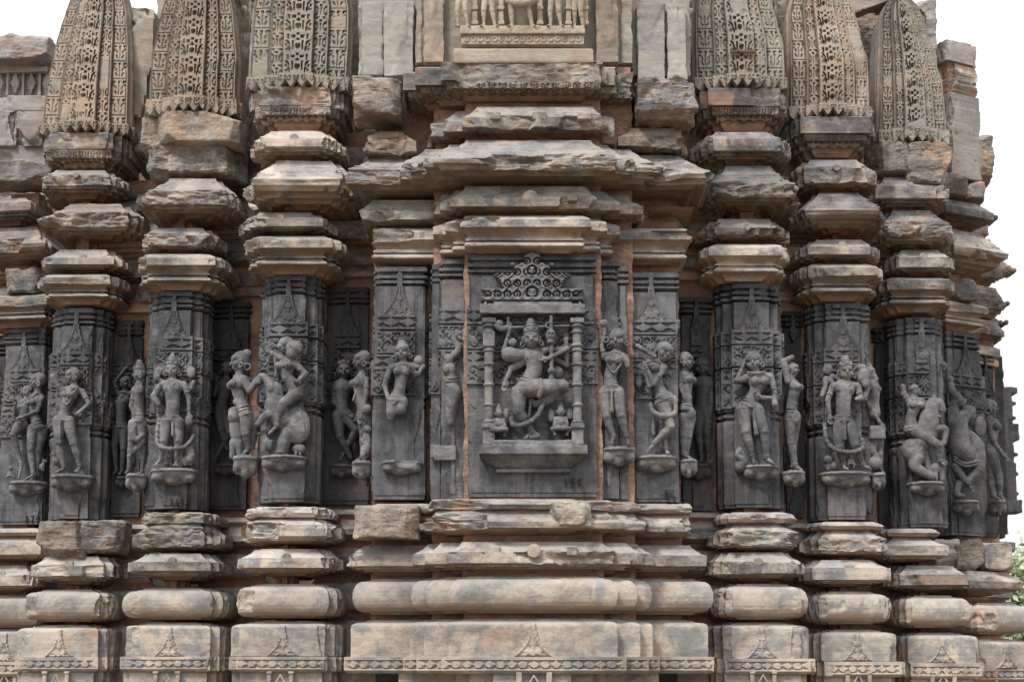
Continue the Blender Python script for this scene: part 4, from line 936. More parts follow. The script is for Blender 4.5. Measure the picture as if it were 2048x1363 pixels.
        S.ell(c+(n-c)*.25, (u*(1.22 if fem else 1.45), u*1.25, u*.82), rot, b); S.cap(c, w_, u*(.92 if fem else 1.1), u*(.74 if fem else .95)); S.cap(w_, p, u*(.76 if fem else .95), u*1.0)
        S.ell(p, (u*1.32, u*.95, u*.95), rot*.4, b); S.ell(w_+f*u*.35-np.array([0, u*.25, 0]), (u*.6, u*.55, u*.5))
        if fem:
            for q in (-1, 1): o = c+r*q*u*.62+f*u*.72+(n-c)*.12; S.ell(o, (u*.6, u*.58, u*.55), k=.5); S.ell(o+f*u*.56, (u*.1, u*.1, u*.1), k=.2)
        else: S.ell(c+f*u*.55+r*u*.5, (u*.6, u*.5, u*.4), k=.8); S.ell(c+f*u*.55-r*u*.5, (u*.6, u*.5, u*.4), k=.8)
        if neckl:
            S.ring(n+f*u*.12, np.array([0, 1., .45]), u*.6, u*.1, k=.2); q = (n+c)/2
            for sg in (-1, 1):
                S.chain([n+r*sg*u*.62+f*u*.3, q+r*sg*u*.45+f*u*.88, c+f*u*(1.05)+np.array([0, u*.1, 0])], u*.085, k=.2)
            S.ell(c+f*u*1.0+np.array([0, u*.05, 0]), (u*.17, u*.2, u*.12), k=.2)
        if belt:
            d = (w_-p)/(np.linalg.norm(w_-p)+1e-6); rr = math.atan2(-d[0], d[1])
            for t_, e in ((.15, 1.38), (.42, 1.16), (-.2, 1.42)): S.ell(p+(w_-p)*t_, (u*e, u*.11, u*(e*.76)), rr, b, k=.15)
            for q in np.linspace(-.9, .9, 7): o = p+r*q*u*1.0+f*u*1.0*math.sqrt(1-q*q*.7)-np.array([0, u*(.35-.15*q*q), 0]); S.ell(o, (u*.1, u*.16, u*.1), k=.2)
    def arm(s, pts, u, hand=True, rad=(.47, .4, .37, .24), fist=False, hd=None, bangle=True, k=None):
        S = s.S; P = [s.t(x) for x in pts]
        S.cap(P[0], P[1], u*rad[0], u*rad[1], k)
        if len(P) > 2:
            S.cap(P[1], P[2], u*rad[2], u*rad[3], k); d = P[2]-P[1]
            if bangle: L = np.linalg.norm(d)+1e-6; S.ring(P[2]-d*.1, d, u*.28, u*.08, k=.2); S.ring(P[2]-d*.22, d, u*.3, u*.07, k=.2)
            if hand: s.hand(P[2], d if hd is None else np.array(hd, float), u*1.15, fist=fist)
        d = P[1]-P[0]; S.ring(P[0]+d*.55, d, u*.46, u*.09, k=.2)
    def leg(s, pts, u, foot=True, rad=(.98, .62, .54, .3), anklet=True):
        S = s.S; P = [s.t(x) for x in pts]; S.cap(P[0], P[1], u*rad[0], u*rad[1], k=2.)
        m = P[1]+(P[2]-P[1])*.35; S.cap(P[1], m, u*rad[1]*.93, u*rad[2]); S.cap(m, P[2], u*rad[2], u*rad[3]); S.ell(P[1]+np.array([0, 0, u*.4]), (u*.35, u*.35, u*.3), k=.8)
        if len(P) > 3 and foot:
            d = P[3]-P[2]; L = np.linalg.norm(d)+1e-6; S.cap(P[2]-d/L*u*.25-np.array([0, u*.2, 0]), P[3], u*.3, u*.2, k=.8); r = np.cross(d/L, [0, 1, 0]); r = r/(np.linalg.norm(r)+1e-6)
            for q in (-.22, -.07, .08, .22): S.cap(P[3]+r*u*q*1.1, P[3]+d/L*u*.28+r*u*q*1.3, u*.11, u*.09, k=.2)
        if anklet: d = P[2]-P[1]; S.ring(P[2]-d*.07, d, u*.32, u*.1, k=.2); S.ring(P[2]-d*.0, d, u*.33, u*.09, k=.2)
    def rope(s, pts, r, beads_=0, k=.4):
        P = [s.t(x) for x in pts]; Q = []
        for i in range(len(P)-1):
            p0, p1, p2, p3 = P[max(i-1, 0)], P[i], P[i+1], P[min(i+2, len(P)-1)]
            for q in np.linspace(0, 1, 6)[:(6 if i == len(P)-2 else 5)]:
                Q.append(.5*((2*p1)+(p2-p0)*q+(2*p0-5*p1+4*p2-p3)*q*q+(3*p1-p0-3*p2+p3)*q**3))
        rr = r if not isinstance(r, (list, tuple)) else None
        for i in range(len(Q)-1):
            if rr is None: t0, t1 = i/(len(Q)-1), (i+1)/(len(Q)-1); ra, rb = np.interp(t0, np.linspace(0, 1, len(r)), r), np.interp(t1, np.linspace(0, 1, len(r)), r)
            else: ra = rb = r
            s.S.cap(Q[i], Q[i+1], ra, rb, k=k)
            if beads_ and i % 2 == 0: s.S.ell(Q[i], (ra*1.28,)*3, k=.2)
    def blob(s, p, r, rot=0, k=None, yaw=0): s.S.ell(s.t(p), r, math.radians(rot), math.radians(yaw), k)
    def dog(s, p, u, fl=1):
        """small seated attendant animal facing fl"""
        c = s.t(p); S = s.S; v = lambda x, y, z=0: c+np.array([x*fl, y, z])*u
        S.ell(v(-.2, -.6), (u*.75, u*1.1, u*.7), -.35*fl); S.cap(v(.1, 0, .1), v(.3, .9, .1), u*.5, u*.42); S.ell(v(.4, 1.25, .15), (u*.55, u*.45, u*.45)); S.cap(v(.7, 1.15, .2), v(1.15, 1.05, .2), u*.3, u*.2)
        S.cap(v(.35, -.3, .35), v(.5, -1.7, .35), u*.26, u*.2); S.cap(v(.0, -.3, .6), v(.1, -1.7, .6), u*.26, u*.2); S.cap(v(.1, 1.5), v(.0, 1.9), u*.16, u*.08); S.cap(v(-.7, -1.3), v(-.9, .1), u*.16, u*.1)
    def dwarf(s, p, u, crown=True):
        """small squatting attendant"""
        c = s.t(p); S = s.S; v = lambda x, y, z=0: c+np.array([x, y, z])*u
        S.ell(v(0, 0, .2), (u*.85, u*1.05, u*.85)); S.ell(v(0, -2.3, 0), (u*1.1, u*1.3, u*.8)); S.cap(v(-1.1, -1.5), v(1.1, -1.5), u*.45); S.ell(v(0, -.1, .95), (u*.15, u*.3, u*.2), k=.3)
        for q in (-1, 1):
            S.cap(v(q*1.2, -1.6), v(q*1.5, -3, .3), u*.38, u*.32); S.cap(v(q*1.5, -3, .3), v(q*.5, -3.4, 1.1), u*.32, u*.26); S.ell(v(q*.9, .0, 0), (u*.25, u*.4, u*.3))
            S.cap(v(q*.6, -3.5, 0), v(q*1.9, -4.0, .9), u*.6, u*.45); S.cap(v(q*1.9, -4.0, .9), v(q*1.2, -5.2, .5), u*.42, u*.3); S.cap(v(q*1.2, -5.3, .5), v(q*1.5, -5.4, 1.1), u*.25)
        if crown:
            for h, r in ((.9, .8), (1.3, .62), (1.7, .45), (2.05, .25)): S.ell(v(0, h, 0), (u*r, u*.35, u*r), k=.3)
def corbel(x0, x1, y0, y1, Y, mat, parent, dep=36, side=0, seed=0, broken=False, w0=0):
    """leaf-carved bowl bracket under a figure; photo px extents"""
    cx = (x0+x1)/2; hx = (x1-x0)/2; h = y1-y0; S = Sdf(2)
    S.ell((0, 0, w0-4), (hx, h*.95, dep)); S.box((0, h+1.5, w0), (hx*1.3, h, dep*1.5), .5, cut=True, k=.8)
    S.ell((0, -h*.12, w0-2), (hx*1.02, h*.2, dep*1.03), k=1)
    for q in (-.62, 0, .62): S.ell((q*hx, -h*.72+abs(q)*h*.3, w0+dep*.28), (hx*.3, h*.3, dep*.36), k=6)
    for q in (-.35, .35): S.ell((q*hx, -h*.86, w0+dep*.62), (hx*.13, h*.2, dep*.3), k=1, cut=True)
    if broken: S.ell((hx*.3, -h*.1, w0+dep), (hx*.6, h*.5, dep*.6), cut=True, k=1)
    V, Q = S.mesh(1.15, 1.2, .12, seed); return mesh_obj('bracket', place(V, cx, y0, Y), Q, mat, parent, 0)
def statue(label, F_, mat, br=None, noise=.45, seed=0, h=1., extra=None, dep=36, broken=False, brw=0, cat='statue', group='figures carved on the temple wall'):
    X, _, Z_ = at(F_.ox, F_.oy, F_.Y)
    o = empty('carved_figure', (X, F_.Y-.08, Z_), label, cat, group)
    V, Q = F_.S.mesh(h, noise, .16, seed, rough2=.22); mesh_obj('figure', place(V, F_.ox, F_.oy, F_.Y), Q, mat, o, 0)
    for i, (nm, G_) in enumerate(extra or []):
        V, Q = G_.S.mesh(h, noise, .16, seed+i+1, rough2=.22); mesh_obj(nm, place(V, G_.ox, G_.oy, G_.Y), Q, mat, o, 0)
    if br: corbel(*br, F_.Y, mat, o, dep, seed=seed, broken=broken, w0=brw)
    return o
YA, YB, YC, YE, YF, YG, YH, YZ = A.Y, B.Y, C_.Y, E.Y, Fp.Y, G.Y, H_.Y, Z.Y
# ---- couple on the far left pier
f = Fig('c1', 60, 1000, YZ, 16)
f.head((205, 545), 13.5, -65, 0, 'bun', bun=(-.9, .4, -.3)); f.body((205, 545), (205, 610), (190, 675), (190, 735), (212, 800), 12.5, -45, sh=((178, 640, 6), (228, 640, 0)))
f.arm([(226, 650, 4), (215, 715, 8), (140, 752, 14)], 12.5); f.leg([(190, 815, 2), (182, 930, 6), (198, 1062, 2), (168, 1088, 8)], 12.5); f.leg([(232, 815, -4), (212, 930, -4), (205, 1062, -6), (180, 1090, -4)], 12.5)
f.head((142, 600, -6), 10, 20, -8, 'cap'); f.body((142, 600, -6), (140, 640, -6), (130, 690, -6), (128, 740, -4), (120, 785, -2), 10.5, 0, False, sh=((108, 660, -6), (160, 655, -8)), belt=False)
f.arm([(105, 662, -4), (75, 765, 0), (92, 690, 8)], 10.5, hd=(.2, 1, .3)); f.leg([(108, 800, 2), (88, 850, 10), (130, 1010, 2), (120, 1080, 4)], 11)
g = Fig('c1', 60, 1000, YZ, 16); g.dwarf((74, 1030, 2), 4.6, False); g2 = Fig('c1', 60, 1000, YZ, 14); g2.dog((244, 1010, 2), 7, 1)
statue('embracing couple at the left edge of the wall, he raises one hand', f, M_FIG, (19, 97, 965, 993), seed=1, extra=[('attendant', g), ('animal', g2)])
# ---- woman with raised broken arm on pier A
f = Fig('c1', 145, 850, YA, 17)
f.head((405, 525), 13.2, -60, 8, 'bun', bun=(-1.15, .35, -.9)); f.body((405, 525), (415, 585), (390, 640), (368, 705), (362, 765), 13, -20, sh=((352, 605, 0), (460, 612, -2)))
f.arm([(348, 606), (318, 560, 4), (303, 532, 8)], 12.5, hand=False, rad=(.5, .46, .46, .42)); f.arm([(462, 615, -2), (502, 680, 2), (462, 728, 10)], 12.5, fist=True)
f.leg([(336, 780, 0), (345, 900, 5), (372, 1035, 0), (350, 1056, 9)], 13.4); f.leg([(392, 780, 0), (425, 905, 4), (462, 1030, 0), (452, 1052, 9)], 13.4)
f.rope([(355, 785, 12), (358, 840, 14), (360, 905, 13)], [2.4, 2, 3.2]); f.rope([(440, 590, 8), (395, 690, 14), (370, 655, 14)], 2)
g = Fig('c1', 145, 850, YA, 14); g.dog((318, 985), 8, -1)
statue('woman raising one arm stump, a small dog at her feet', f, M_FIG, (102, 189, 952, 984), seed=2, extra=[('animal', g)])
# ---- profile figure on the left flank of pier B
f = Fig('c1', 270, 820, YB, -18)
f.head((742, 492), 12.5, -70, 4, 'crown', crownh=1.3); f.body((742, 492), (742, 550), (738, 610), (735, 690), (740, 755), 12.5, -60, False, sh=((715, 590, 4), (765, 590, -4)))
f.arm([(720, 600, 8), (708, 680, 10), (730, 740, 12)], 12, hand=False); f.leg([(720, 780, 4), (712, 870, 8), (698, 1030, 4), (688, 1048, 8)], 12); f.leg([(755, 780, 0), (765, 880, 2), (700, 962, 8)], 12, foot=False)
f.rope([(735, 770, 8), (720, 830, 12), (740, 870, 12), (775, 840, 8)], [5, 8, 7, 4]); f.leg([(760, 850, -8), (765, 930, -8), (760, 1040, -8), (745, 1052, 0)], 10)
statue('profile figure with tall cap and crossed legs, left flank of the pier numbered 165', f, M_FIG, (248, 292, 948, 982), seed=3, brw=-18)
f = Fig('c1', 245, 820, 8*1.205-.16, 8)
f.head((688, 560), 11, -20, 0, 'cap'); f.body((688, 560), (685, 610), (672, 670), (670, 740), (668, 800), 11, -20, False, sh=((650, 620), (715, 620))); f.arm([(648, 620), (630, 560, 4), (680, 495, 4)], 11); f.leg([(650, 820), (640, 920, 4), (650, 1050), (640, 1065, 5)], 11); f.leg([(688, 820), (690, 930, 4), (680, 1050), (672, 1065, 5)], 11)
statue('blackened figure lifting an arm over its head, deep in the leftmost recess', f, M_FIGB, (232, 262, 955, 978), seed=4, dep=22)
# ---- god on pier B
f = Fig('c1', 348, 830, YB, 18)
f.head((947, 492), 13.6, 0, 0, 'crown', crownh=1.5); f.body((947, 492), (948, 548), (950, 605), (955, 690), (950, 765), 14, 0, False, sh=((888, 580), (1012, 580)))
f.arm([(884, 585), (848, 640, 0), (880, 690, 6)], 13.5, hand=False, rad=(.52, .5, .5, .42)); f.arm([(1018, 585), (1042, 650, 0), (1048, 740, 4)], 13.5); f.blob((1048, 780, 4), (8, 13, 7))
f.leg([(920, 790), (912, 890, 4), (895, 985, 0), (878, 1020, 9)], 13.6); f.leg([(985, 790), (992, 890, 4), (982, 988, 0), (984, 1020, 9)], 13.6)
f.rope([(885, 775, 4), (876, 850, 8), (890, 915, 12), (948, 938, 18), (1025, 930, 14), (1062, 890, 6), (1072, 858, 0)], 3.6, 1); f.rope([(965, 790, 13), (967, 830, 15), (968, 862, 14)], [2.5, 2.5, 3.5])
f.blob((868, 500, -6), (9, 9, 6)); f.blob((862, 520, -4), (7, 11, 5)); f.rope([(900, 560, -8), (868, 540, -6), (870, 505, -4)], 4.5); f.rope([(1005, 560, -8), (1040, 600, -8), (1062, 560, -4)], 4.5); f.blob((1045, 500, -8), (9, 12, 5))
g = Fig('c1', 348, 830, YB, 14); g.rope([(1030, 1000), (1060, 980, 4), (1055, 930, 4), (1068, 880)], [7, 8, 6, 3], 1); g.dwarf((1045, 955, 2), 4.5, False)
g2 = Fig('c1', 348, 830, YB, 12); g2.dwarf((935, 975, 2), 4, False)
statue('standing god with a tall crown, long garland looping at his knees, number 165 beneath', f, M_FIG, (301, 397, 940, 972), seed=5, extra=[('attendant', g), ('attendant', g2)])
# ---- profile woman on left flank of pier C and the small dark dancer
f = Fig('c2', 490, 810, YC, -16)
f.head((258, 482), 17, -72, 3, 'bun', bun=(-.35, 1.1, -.9)); f.S.ring(f.t((305, 516, 10)), (0, 0, 1), 6.4, 2.3, k=.3); f.body((258, 482), (258, 560), (248, 620), (265, 700), (290, 775), 16, -65, sh=((245, 585, 8), (300, 585, -6)))
f.arm([(285, 585, 8), (322, 650, 10), (362, 590, 8)], 15, hand=False, rad=(.6, .52, .5, .5)); f.leg([(300, 800, 2), (302, 890, 6), (312, 965, 0), (284, 1012, 10)], 15.5, rad=(1.1, .72, .6, .36)); f.leg([(330, 800, -6), (335, 890, -6), (330, 965, -8), (320, 1000, -4)], 15)
g = Fig('c2', 490, 810, YC, -14); g.blob((235, 775, 6), (12, 13, 11)); g.S.ell(g.t((238, 800, 8)), (13, 15, 12)); g.rope([(240, 800, 4), (243, 860, 4), (250, 900, 4)], [11, 12, 12]); g.blob((248, 945, 4), (14, 15, 12)); g.rope([(235, 950, 8), (228, 1020, 8)], [7, 5]); g.rope([(262, 960, 8), (270, 1010, 8)], [7, 5])
statue('large profile woman with a child at her knees, left of the elephant rider', f, M_FIG, (463, 517, 912, 955), seed=6, extra=[('attendant', g)], brw=-16)
f = Fig('c2', 445, 820, 8*1.155-.16, 10)
f.head((204, 535), 12, 10, 0, 'cap'); f.body((204, 535), (200, 590), (195, 640), (185, 700), (175, 760), 11, 0, False, sh=((165, 620), (225, 620))); f.arm([(162, 620), (140, 690, 4), (152, 610, 6)], 10.5, hd=(0, 1, .2)); f.leg([(165, 790), (180, 880, 4), (215, 990, 2)], 11.5, foot=False); f.leg([(195, 790), (225, 900, 6), (170, 1000, 2), (148, 1050, 6)], 11)
statue('small blackened dancer with a raised palm, in the recess left of the elephant rider', f, M_FIGB, (429, 478, 930, 953), seed=7, dep=24)
# ---- rider on an elephant, pier C
f = Fig('c2', 570, 830, YC, 18)
f.head((572, 445, 6), 16.5, 15, -32, 'cap', face=False); f.blob((528, 392, 0), (15, 11, 10), 10); f.blob((500, 415, 0), (8, 8, 7)); f.body((572, 445, 6), (548, 490, 4), (528, 540, 4), (540, 595, 6), (592, 660, 6), 15, -10, sh=((482, 478, 4), (585, 525, 4)))
f.arm([(482, 476, 4), (432, 452, 6), (405, 415, 8)], 13.5, hand=False, rad=(.5, .45, .45, .36)); f.arm([(590, 525, 4), (640, 575, 8), (612, 612, 16)], 14, fist=True, rad=(.5, .45, .45, .34)); f.leg([(600, 680, 8), (525, 745, 20), (488, 865, 16), (455, 905, 16)], 14.5)
f.rope([(470, 490, 10), (480, 560, 14), (478, 590, 12)], 2.5); f.rope([(440, 480, 8), (425, 520, 8), (412, 530, 8)], 2.5)
g = Fig('c2', 570, 830, YC, 14); g.blob((585, 850, 0), (29, 40, 18), 8, k=3); g.rope([(545, 900, 4), (525, 950, 6), (518, 1000, 6)], [15, 12, 10], k=3); g.blob((510, 1010, 8), (13, 6, 10)); g.blob((470, 665, 4), (19, 19, 14), k=2); g.blob((455, 700, 6), (10, 12, 10), k=2); g.rope([(455, 655, 10), (430, 610, 12), (398, 588, 12), (384, 618, 12)], [11, 8, 6.5, 5]); g.S.ring(g.t((490, 700, 12)), (.2, 0, 1), 9, 3.6, k=1)
g.rope([(470, 720, 0), (470, 780, 0), (520, 830, 0)], [18, 20, 22], k=3); g.rope([(500, 800, 10), (430, 806, 14), (390, 850, 14)], [10, 9, 6]); g.blob((385, 855, 14), (7, 6, 6)); g.rope([(425, 765, 12), (455, 785, 14), (500, 770, 12)], 2.6, 1); g.rope([(630, 840, 16), (640, 900, 14), (610, 760, 14)], 1.5); g.rope([(445, 790, -2), (440, 870, -2), (440, 900, -2)], [8, 7, 6])
g2 = Fig('c2', 570, 830, YC, 14); g2.dog((425, 940, 2), 13, -1); g3 = Fig('c2', 570, 830, YC, 12); g3.blob((600, 980), (14, 10, 9)); g3.blob((622, 985, 5), (7, 8, 7)); g3.rope([(590, 985, 4), (588, 1015, 4)], 3); g3.rope([(612, 985, 4), (614, 1015, 4)], 3)
statue('rider with head bowed on a rearing elephant, number 162 beneath', f, M_FIG, (521, 616, 914, 944), seed=8, extra=[('elephant', g), ('animal', g2), ('animal', g3)])
# ---- man in recess and woman at left flank of the bay
f = Fig('c2', 690, 820, 8*1.10-.16, 12)
f.head((843, 545), 15, 5, 4, 'crown', crownh=.2); f.body((843, 545), (838, 605), (832, 655), (832, 730), (838, 790), 14.5, 0, False, sh=((792, 640), (880, 640)), neckl=False, belt=False); f.arm([(790, 645), (788, 730, 4), (880, 805, 12)], 14); f.leg([(812, 805), (828, 920, 6), (885, 1035, 2)], 14.5, foot=False, anklet=False); f.leg([(860, 805), (915, 885, 8), (850, 1000, 0), (830, 1040, 6)], 14)
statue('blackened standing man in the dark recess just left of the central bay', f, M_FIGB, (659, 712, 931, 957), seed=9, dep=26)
f = Fig('c2', 722, 820, DY+.17, -22)
f.head((930, 472), 16.5, -72, 2, 'cap'); f.S.ring(f.t((966, 508, 12)), (0, 0, 1), 6.2, 2.3, k=.3); f.body((930, 472), (932, 550), (915, 605), (925, 690), (945, 750), 15, -60, sh=((905, 580, 6), (960, 580, -4)), belt=False)
f.arm([(955, 585, 8), (958, 670, 12), (932, 780, 12)], 14.5); f.leg([(935, 780), (940, 880, 2), (935, 1010, 0), (905, 1036, 6)], 14); f.leg([(960, 780, -4), (965, 880, -4), (960, 1010, -6), (940, 1036, 0)], 13); f.rope([(900, 640, 8), (885, 700, 10), (890, 680, 10)], 2.2)
g = Fig('c2', 722, 820, DY+.17, -8); g.blob((965, 870, 4), (9, 10, 9)); g.rope([(962, 890, 2), (965, 950, 4), (955, 985, 4)], [7, 9, 9]); g.rope([(955, 910, 8), (945, 940, 10), (960, 960, 8)], 3.5); g.rope([(955, 985, 6), (945, 1010, 8), (950, 1030, 6)], [6, 5, 4])
statue('profile woman with a hoop earring, one arm hanging straight, left flank of the central bay', f, M_FIG, (701, 745, 922, 958), seed=10, extra=[('attendant', g)], brw=-20)
# ---- broken lady
f = Fig('c3', 805, 800, DY+.17, 16)
f.head((266, 568), 15, -8, 4, 'bun', bun=(0, 1.15, -.2)); f.body((266, 568), (272, 625), (265, 680), (255, 750), (242, 812), 14.5, 0, sh=((208, 650), (318, 640))); f.arm([(205, 655), (176, 740, 0), (198, 812, 8)], 14, hd=(.7, -.5, .2)); f.arm([(320, 645), (372, 640, -2), (348, 690, 10)], 13, hd=(-.5, .3, .4)); f.blob((350, 612, 0), (10, 11, 9)); f.S.ring(f.t((226, 602, 2)), (0, 0, 1), 4.4, 2, k=.3)
f.leg([(222, 830), (212, 880, 4), (210, 905, 2)], 14.5, foot=False, rad=(1., .7, .6, .5), anklet=False); f.leg([(262, 830), (262, 862, 4), (250, 872, 2)], 14, foot=False, rad=(1., .8, .7, .6), anklet=False)
statue('smiling woman whose legs have broken off above an empty chipped bracket', f, M_FIG, (762, 846, 924, 952), seed=11, broken=True)
# ---- slim broken figure
f = Fig('c3', 905, 800, DY+.07, 9)
f.rope([(520, 492, 2), (548, 545, 2), (520, 585, 2)], [4.5, 6, 7], k=2); f.blob((500, 603, 4), (9, 12, 9)); f.blob((502, 655, 4), (12, 13, 9)); f.blob((488, 660, 10), (7, 8, 6)); f.rope([(505, 640, 0), (512, 720, 0), (522, 770, 2)], [11, 10, 15], k=2); f.rope([(520, 770, 2), (512, 850, 2), (508, 925, 0)], [15, 12, 8], k=2); f.rope([(480, 620, 6), (476, 700, 4), (500, 710, 8)], 3)
for q in (700, 715, 740, 755): f.rope([(484, q, 8), (512, q+6, 13), (542, q-4, 6)], 1.4)
f.S.box(f.t((482, 1082, -7)), (20, 13, 4), 2, k=1); f.S.box(f.t((436, 1075, -8)), (9, 11, 4), 3, k=1)
statue('narrow worn figure with its head and feet knocked off, left of the central slab', f, M_FIG, None, seed=12)
# ---- woman right of centre, stump of arm
f = Fig('c5', 1226, 800, DY+.07, 16)
f.head((168, 462), 17.5, -22, 4, 'cap'); f.S.ring(f.t((105, 466, 6)), (0, 0, 1), 5, 2, k=.3); f.body((168, 462), (160, 525), (145, 582), (125, 655), (130, 725), 15.5, -8, sh=((100, 552), (205, 555))); f.arm([(98, 555), (82, 500, 0), (100, 425, -6)], 13.5, hand=False); f.blob((95, 372, -6), (9, 9, 9)); f.rope([(205, 560), (215, 600, 2)], [8, 6.5]); f.rope([(100, 425, -6), (95, 390, -6)], 5)
f.leg([(102, 745), (104, 870, 5), (142, 972, 0), (130, 1004, 8)], 15.5); f.leg([(162, 745), (180, 865, 5), (210, 972, 0), (218, 1008, 8)], 15.5); f.rope([(132, 735, 14), (130, 790, 16), (132, 845, 14)], [3, 2.6, 4]); f.rope([(110, 600, 14), (140, 645, 16), (180, 600, 14)], 2.2)
statue('smiling woman with a broken arm on a round bracket, right beside the niche', f, M_FIG, (1201, 1272, 897, 934), seed=13, dep=32)
# ---- flute player
f = Fig('c5', 1312, 800, DY+.17, 16)
f.head((405, 528), 17, 28, -22, 'cap'); f.S.ring(f.t((345, 520, 4)), (0, 0, 1), 5, 2, k=.3); f.body((405, 528), (365, 578), (352, 625), (368, 700), (398, 768), 14.5, 40, sh=((318, 605), (405, 605)), belt=True); f.blob((415, 780, -4), (18, 19, 15), k=3)
f.arm([(310, 610, 4), (325, 712, 10), (292, 612, 14)], 13, hd=(.3, 1, .2)); f.arm([(398, 620, 8), (345, 705, 18), (300, 600, 18)], 13.5, hd=(.8, .5, .3)); f.S.cap(f.t((262, 503, 14)), f.t((350, 562, 18)), 4.6, 4.8, k=.4); f.blob((275, 680, -4), (7, 12, 5))
f.leg([(392, 795), (432, 925, 8), (345, 1008, 2), (312, 1050, 6)], 15.5); f.leg([(425, 795, -6), (395, 940, -8), (412, 1030, -8), (418, 1050, -4)], 13); f.rope([(330, 800, 6), (340, 845, 12), (395, 872, 15), (455, 850, 8), (458, 760, 2)], [3, 5, 6, 5, 3], k=.6); f.rope([(350, 870, -4), (345, 930, -4), (350, 960, -4)], [2, 4, 3])
statue('flute player bending to blow the flute, number 56 painted beneath', f, M_FIG, (1267, 1355, 914, 948), seed=14)
# ---- profile woman at right flank of the bay, dark man behind
f = Fig('c5', 1378, 820, DY+.17, -24)
f.head((530, 548), 15, 70, 0, 'cap'); f.S.ring(f.t((508, 552, 12)), (0, 0, 1), 5, 2, k=.3); f.body((530, 548), (520, 605), (535, 655), (528, 735), (528, 800), 14, 60, sh=((500, 625, 4), (555, 625, -2))); f.arm([(500, 630, 6), (496, 690, 8), (520, 760, 12)], 13.5, hand=False); f.blob((545, 830, 6), (13, 13, 9)); f.leg([(515, 850, 2), (512, 950, 4), (512, 1040, 0), (545, 1070, 6)], 13.5); f.leg([(550, 850, -4), (540, 950, -4), (530, 1040, -6), (550, 1066, 0)], 12.5)
statue('profile woman facing right on the right flank of the central bay', f, M_FIG, (1360, 1397, 918, 953), seed=15, brw=-22)
f = Fig('c5', 1404, 830, 8*1.10-.16, 10)
f.head((600, 600), 15.5, -10, 0, 'cap'); f.body((600, 600), (602, 655), (608, 700), (600, 770), (595, 830), 14, 0, False, sh=((572, 690), (642, 690)), neckl=False, belt=False); f.arm([(642, 695), (645, 790, 2), (632, 880, 6)], 13); f.leg([(580, 850), (575, 950, 4), (592, 1075, 0), (585, 1092, 6)], 13.5); f.leg([(612, 850), (618, 960, 4), (628, 1075, 0), (625, 1095, 6)], 13.5)
statue('blackened man with one arm hanging, in the dark recess just right of the central bay', f, M_FIGB, (1366, 1425, 930, 962), seed=16, dep=26)
# ---- woman pier E
f = Fig('c6', 1510, 830, YE, 18)
f.head((275, 482), 16, -20, 8, 'cap', bun=(0, 1, -.5)); f.body((275, 482), (288, 545), (300, 600), (275, 662), (248, 718), 16, 5, sh=((232, 572), (360, 565))); f.arm([(228, 575), (185, 582, 2), (222, 500, 0)], 13.5, hd=(.6, .8, -.2)); f.arm([(368, 572), (388, 680, 2), (305, 684, 16)], 14.5, hd=(-1, .6, .2))
f.leg([(218, 742), (228, 860, 5), (262, 992, 0), (268, 1020, 9)], 16.5); f.leg([(285, 742), (322, 860, 5), (336, 995, 0), (358, 1022, 8)], 16.5); f.rope([(272, 720, 14), (268, 800, 14), (280, 872, 12)], [3, 3, 5]); f.rope([(240, 545, 10), (285, 555, 16), (330, 540, 10)], 2.2, 1); f.rope([(378, 680, 6), (380, 715, 8)], [6, 6])
g = Fig('c6', 1510, 830, YE, 12); g.rope([(200, 1040), (215, 1010, 4), (185, 985, 6), (195, 950, 6)], [12, 9, 6, 5]); g.rope([(195, 945, 6), (220, 990, 8)], 3)
statue('woman touching her chest, other hand behind her head, bird at her feet', f, M_FIG, (1480, 1557, 933, 962), seed=17, extra=[('bird', g)])
f = Fig('c6', 1588, 820, YE, -20)
f.head((502, 500), 11.5, 75, 0, 'cap'); f.body((502, 500), (490, 555), (512, 605), (495, 680), (490, 750), 13, 60, sh=((478, 570, 4), (515, 570, -4)), belt=True); f.arm([(470, 570, 8), (448, 465, 8), (492, 442, 10)], 12.5, hand=False, rad=(.55, .6, .5, .45)); f.blob((505, 770, 10), (12, 16, 8)); f.leg([(478, 780, 2), (485, 900, 4), (508, 1020, 0), (535, 1048, 6)], 14); f.leg([(510, 780, -6), (500, 900, -6), (500, 1020, -8), (520, 1045, -2)], 13)
statue('slim profile woman with an elbow lifted before her face', f, M_FIG, (1567, 1613, 942, 973), seed=18, brw=-18)
# ---- god pier F
f = Fig('c6', 1688, 840, YF, 18)
f.head((755, 535), 16, 0, 3, 'crown', crownh=1.0); f.body((755, 535), (755, 590), (745, 635), (740, 710), (738, 790), 15, 0, False, sh=((690, 615), (815, 615))); f.arm([(684, 618), (658, 690, 0), (664, 770, 4)], 14.5, hd=(0, -1, .1)); f.arm([(820, 618), (832, 680, 2), (800, 690, 14)], 14, hand=False)
f.rope([(690, 590, -8), (655, 570, -6), (650, 610, -4), (632, 660, -4)], [6, 6, 5, 5]); f.blob((665, 520, -6), (10, 11, 6)); f.blob((690, 560, -6), (7, 7, 5)); f.rope([(820, 600, -8), (850, 680, -6), (875, 620, -4)], 5); f.blob((852, 560, -2), (12, 17, 7)); f.blob((845, 510, -4), (10, 8, 6)); f.blob((858, 600, 2), (8, 9, 6))
f.leg([(715, 830), (712, 940, 4), (735, 1030, 0), (738, 1052, 9)], 15); f.leg([(768, 830), (795, 930, 5), (835, 1030, 0), (862, 1050, 7)], 15); f.rope([(640, 820, 0), (642, 900, 6), (680, 955, 14), (760, 972, 18), (825, 950, 14), (828, 900, 8)], 4, 1); f.rope([(735, 800, 14), (733, 860, 16), (733, 900, 14)], [3.5, 3, 5])
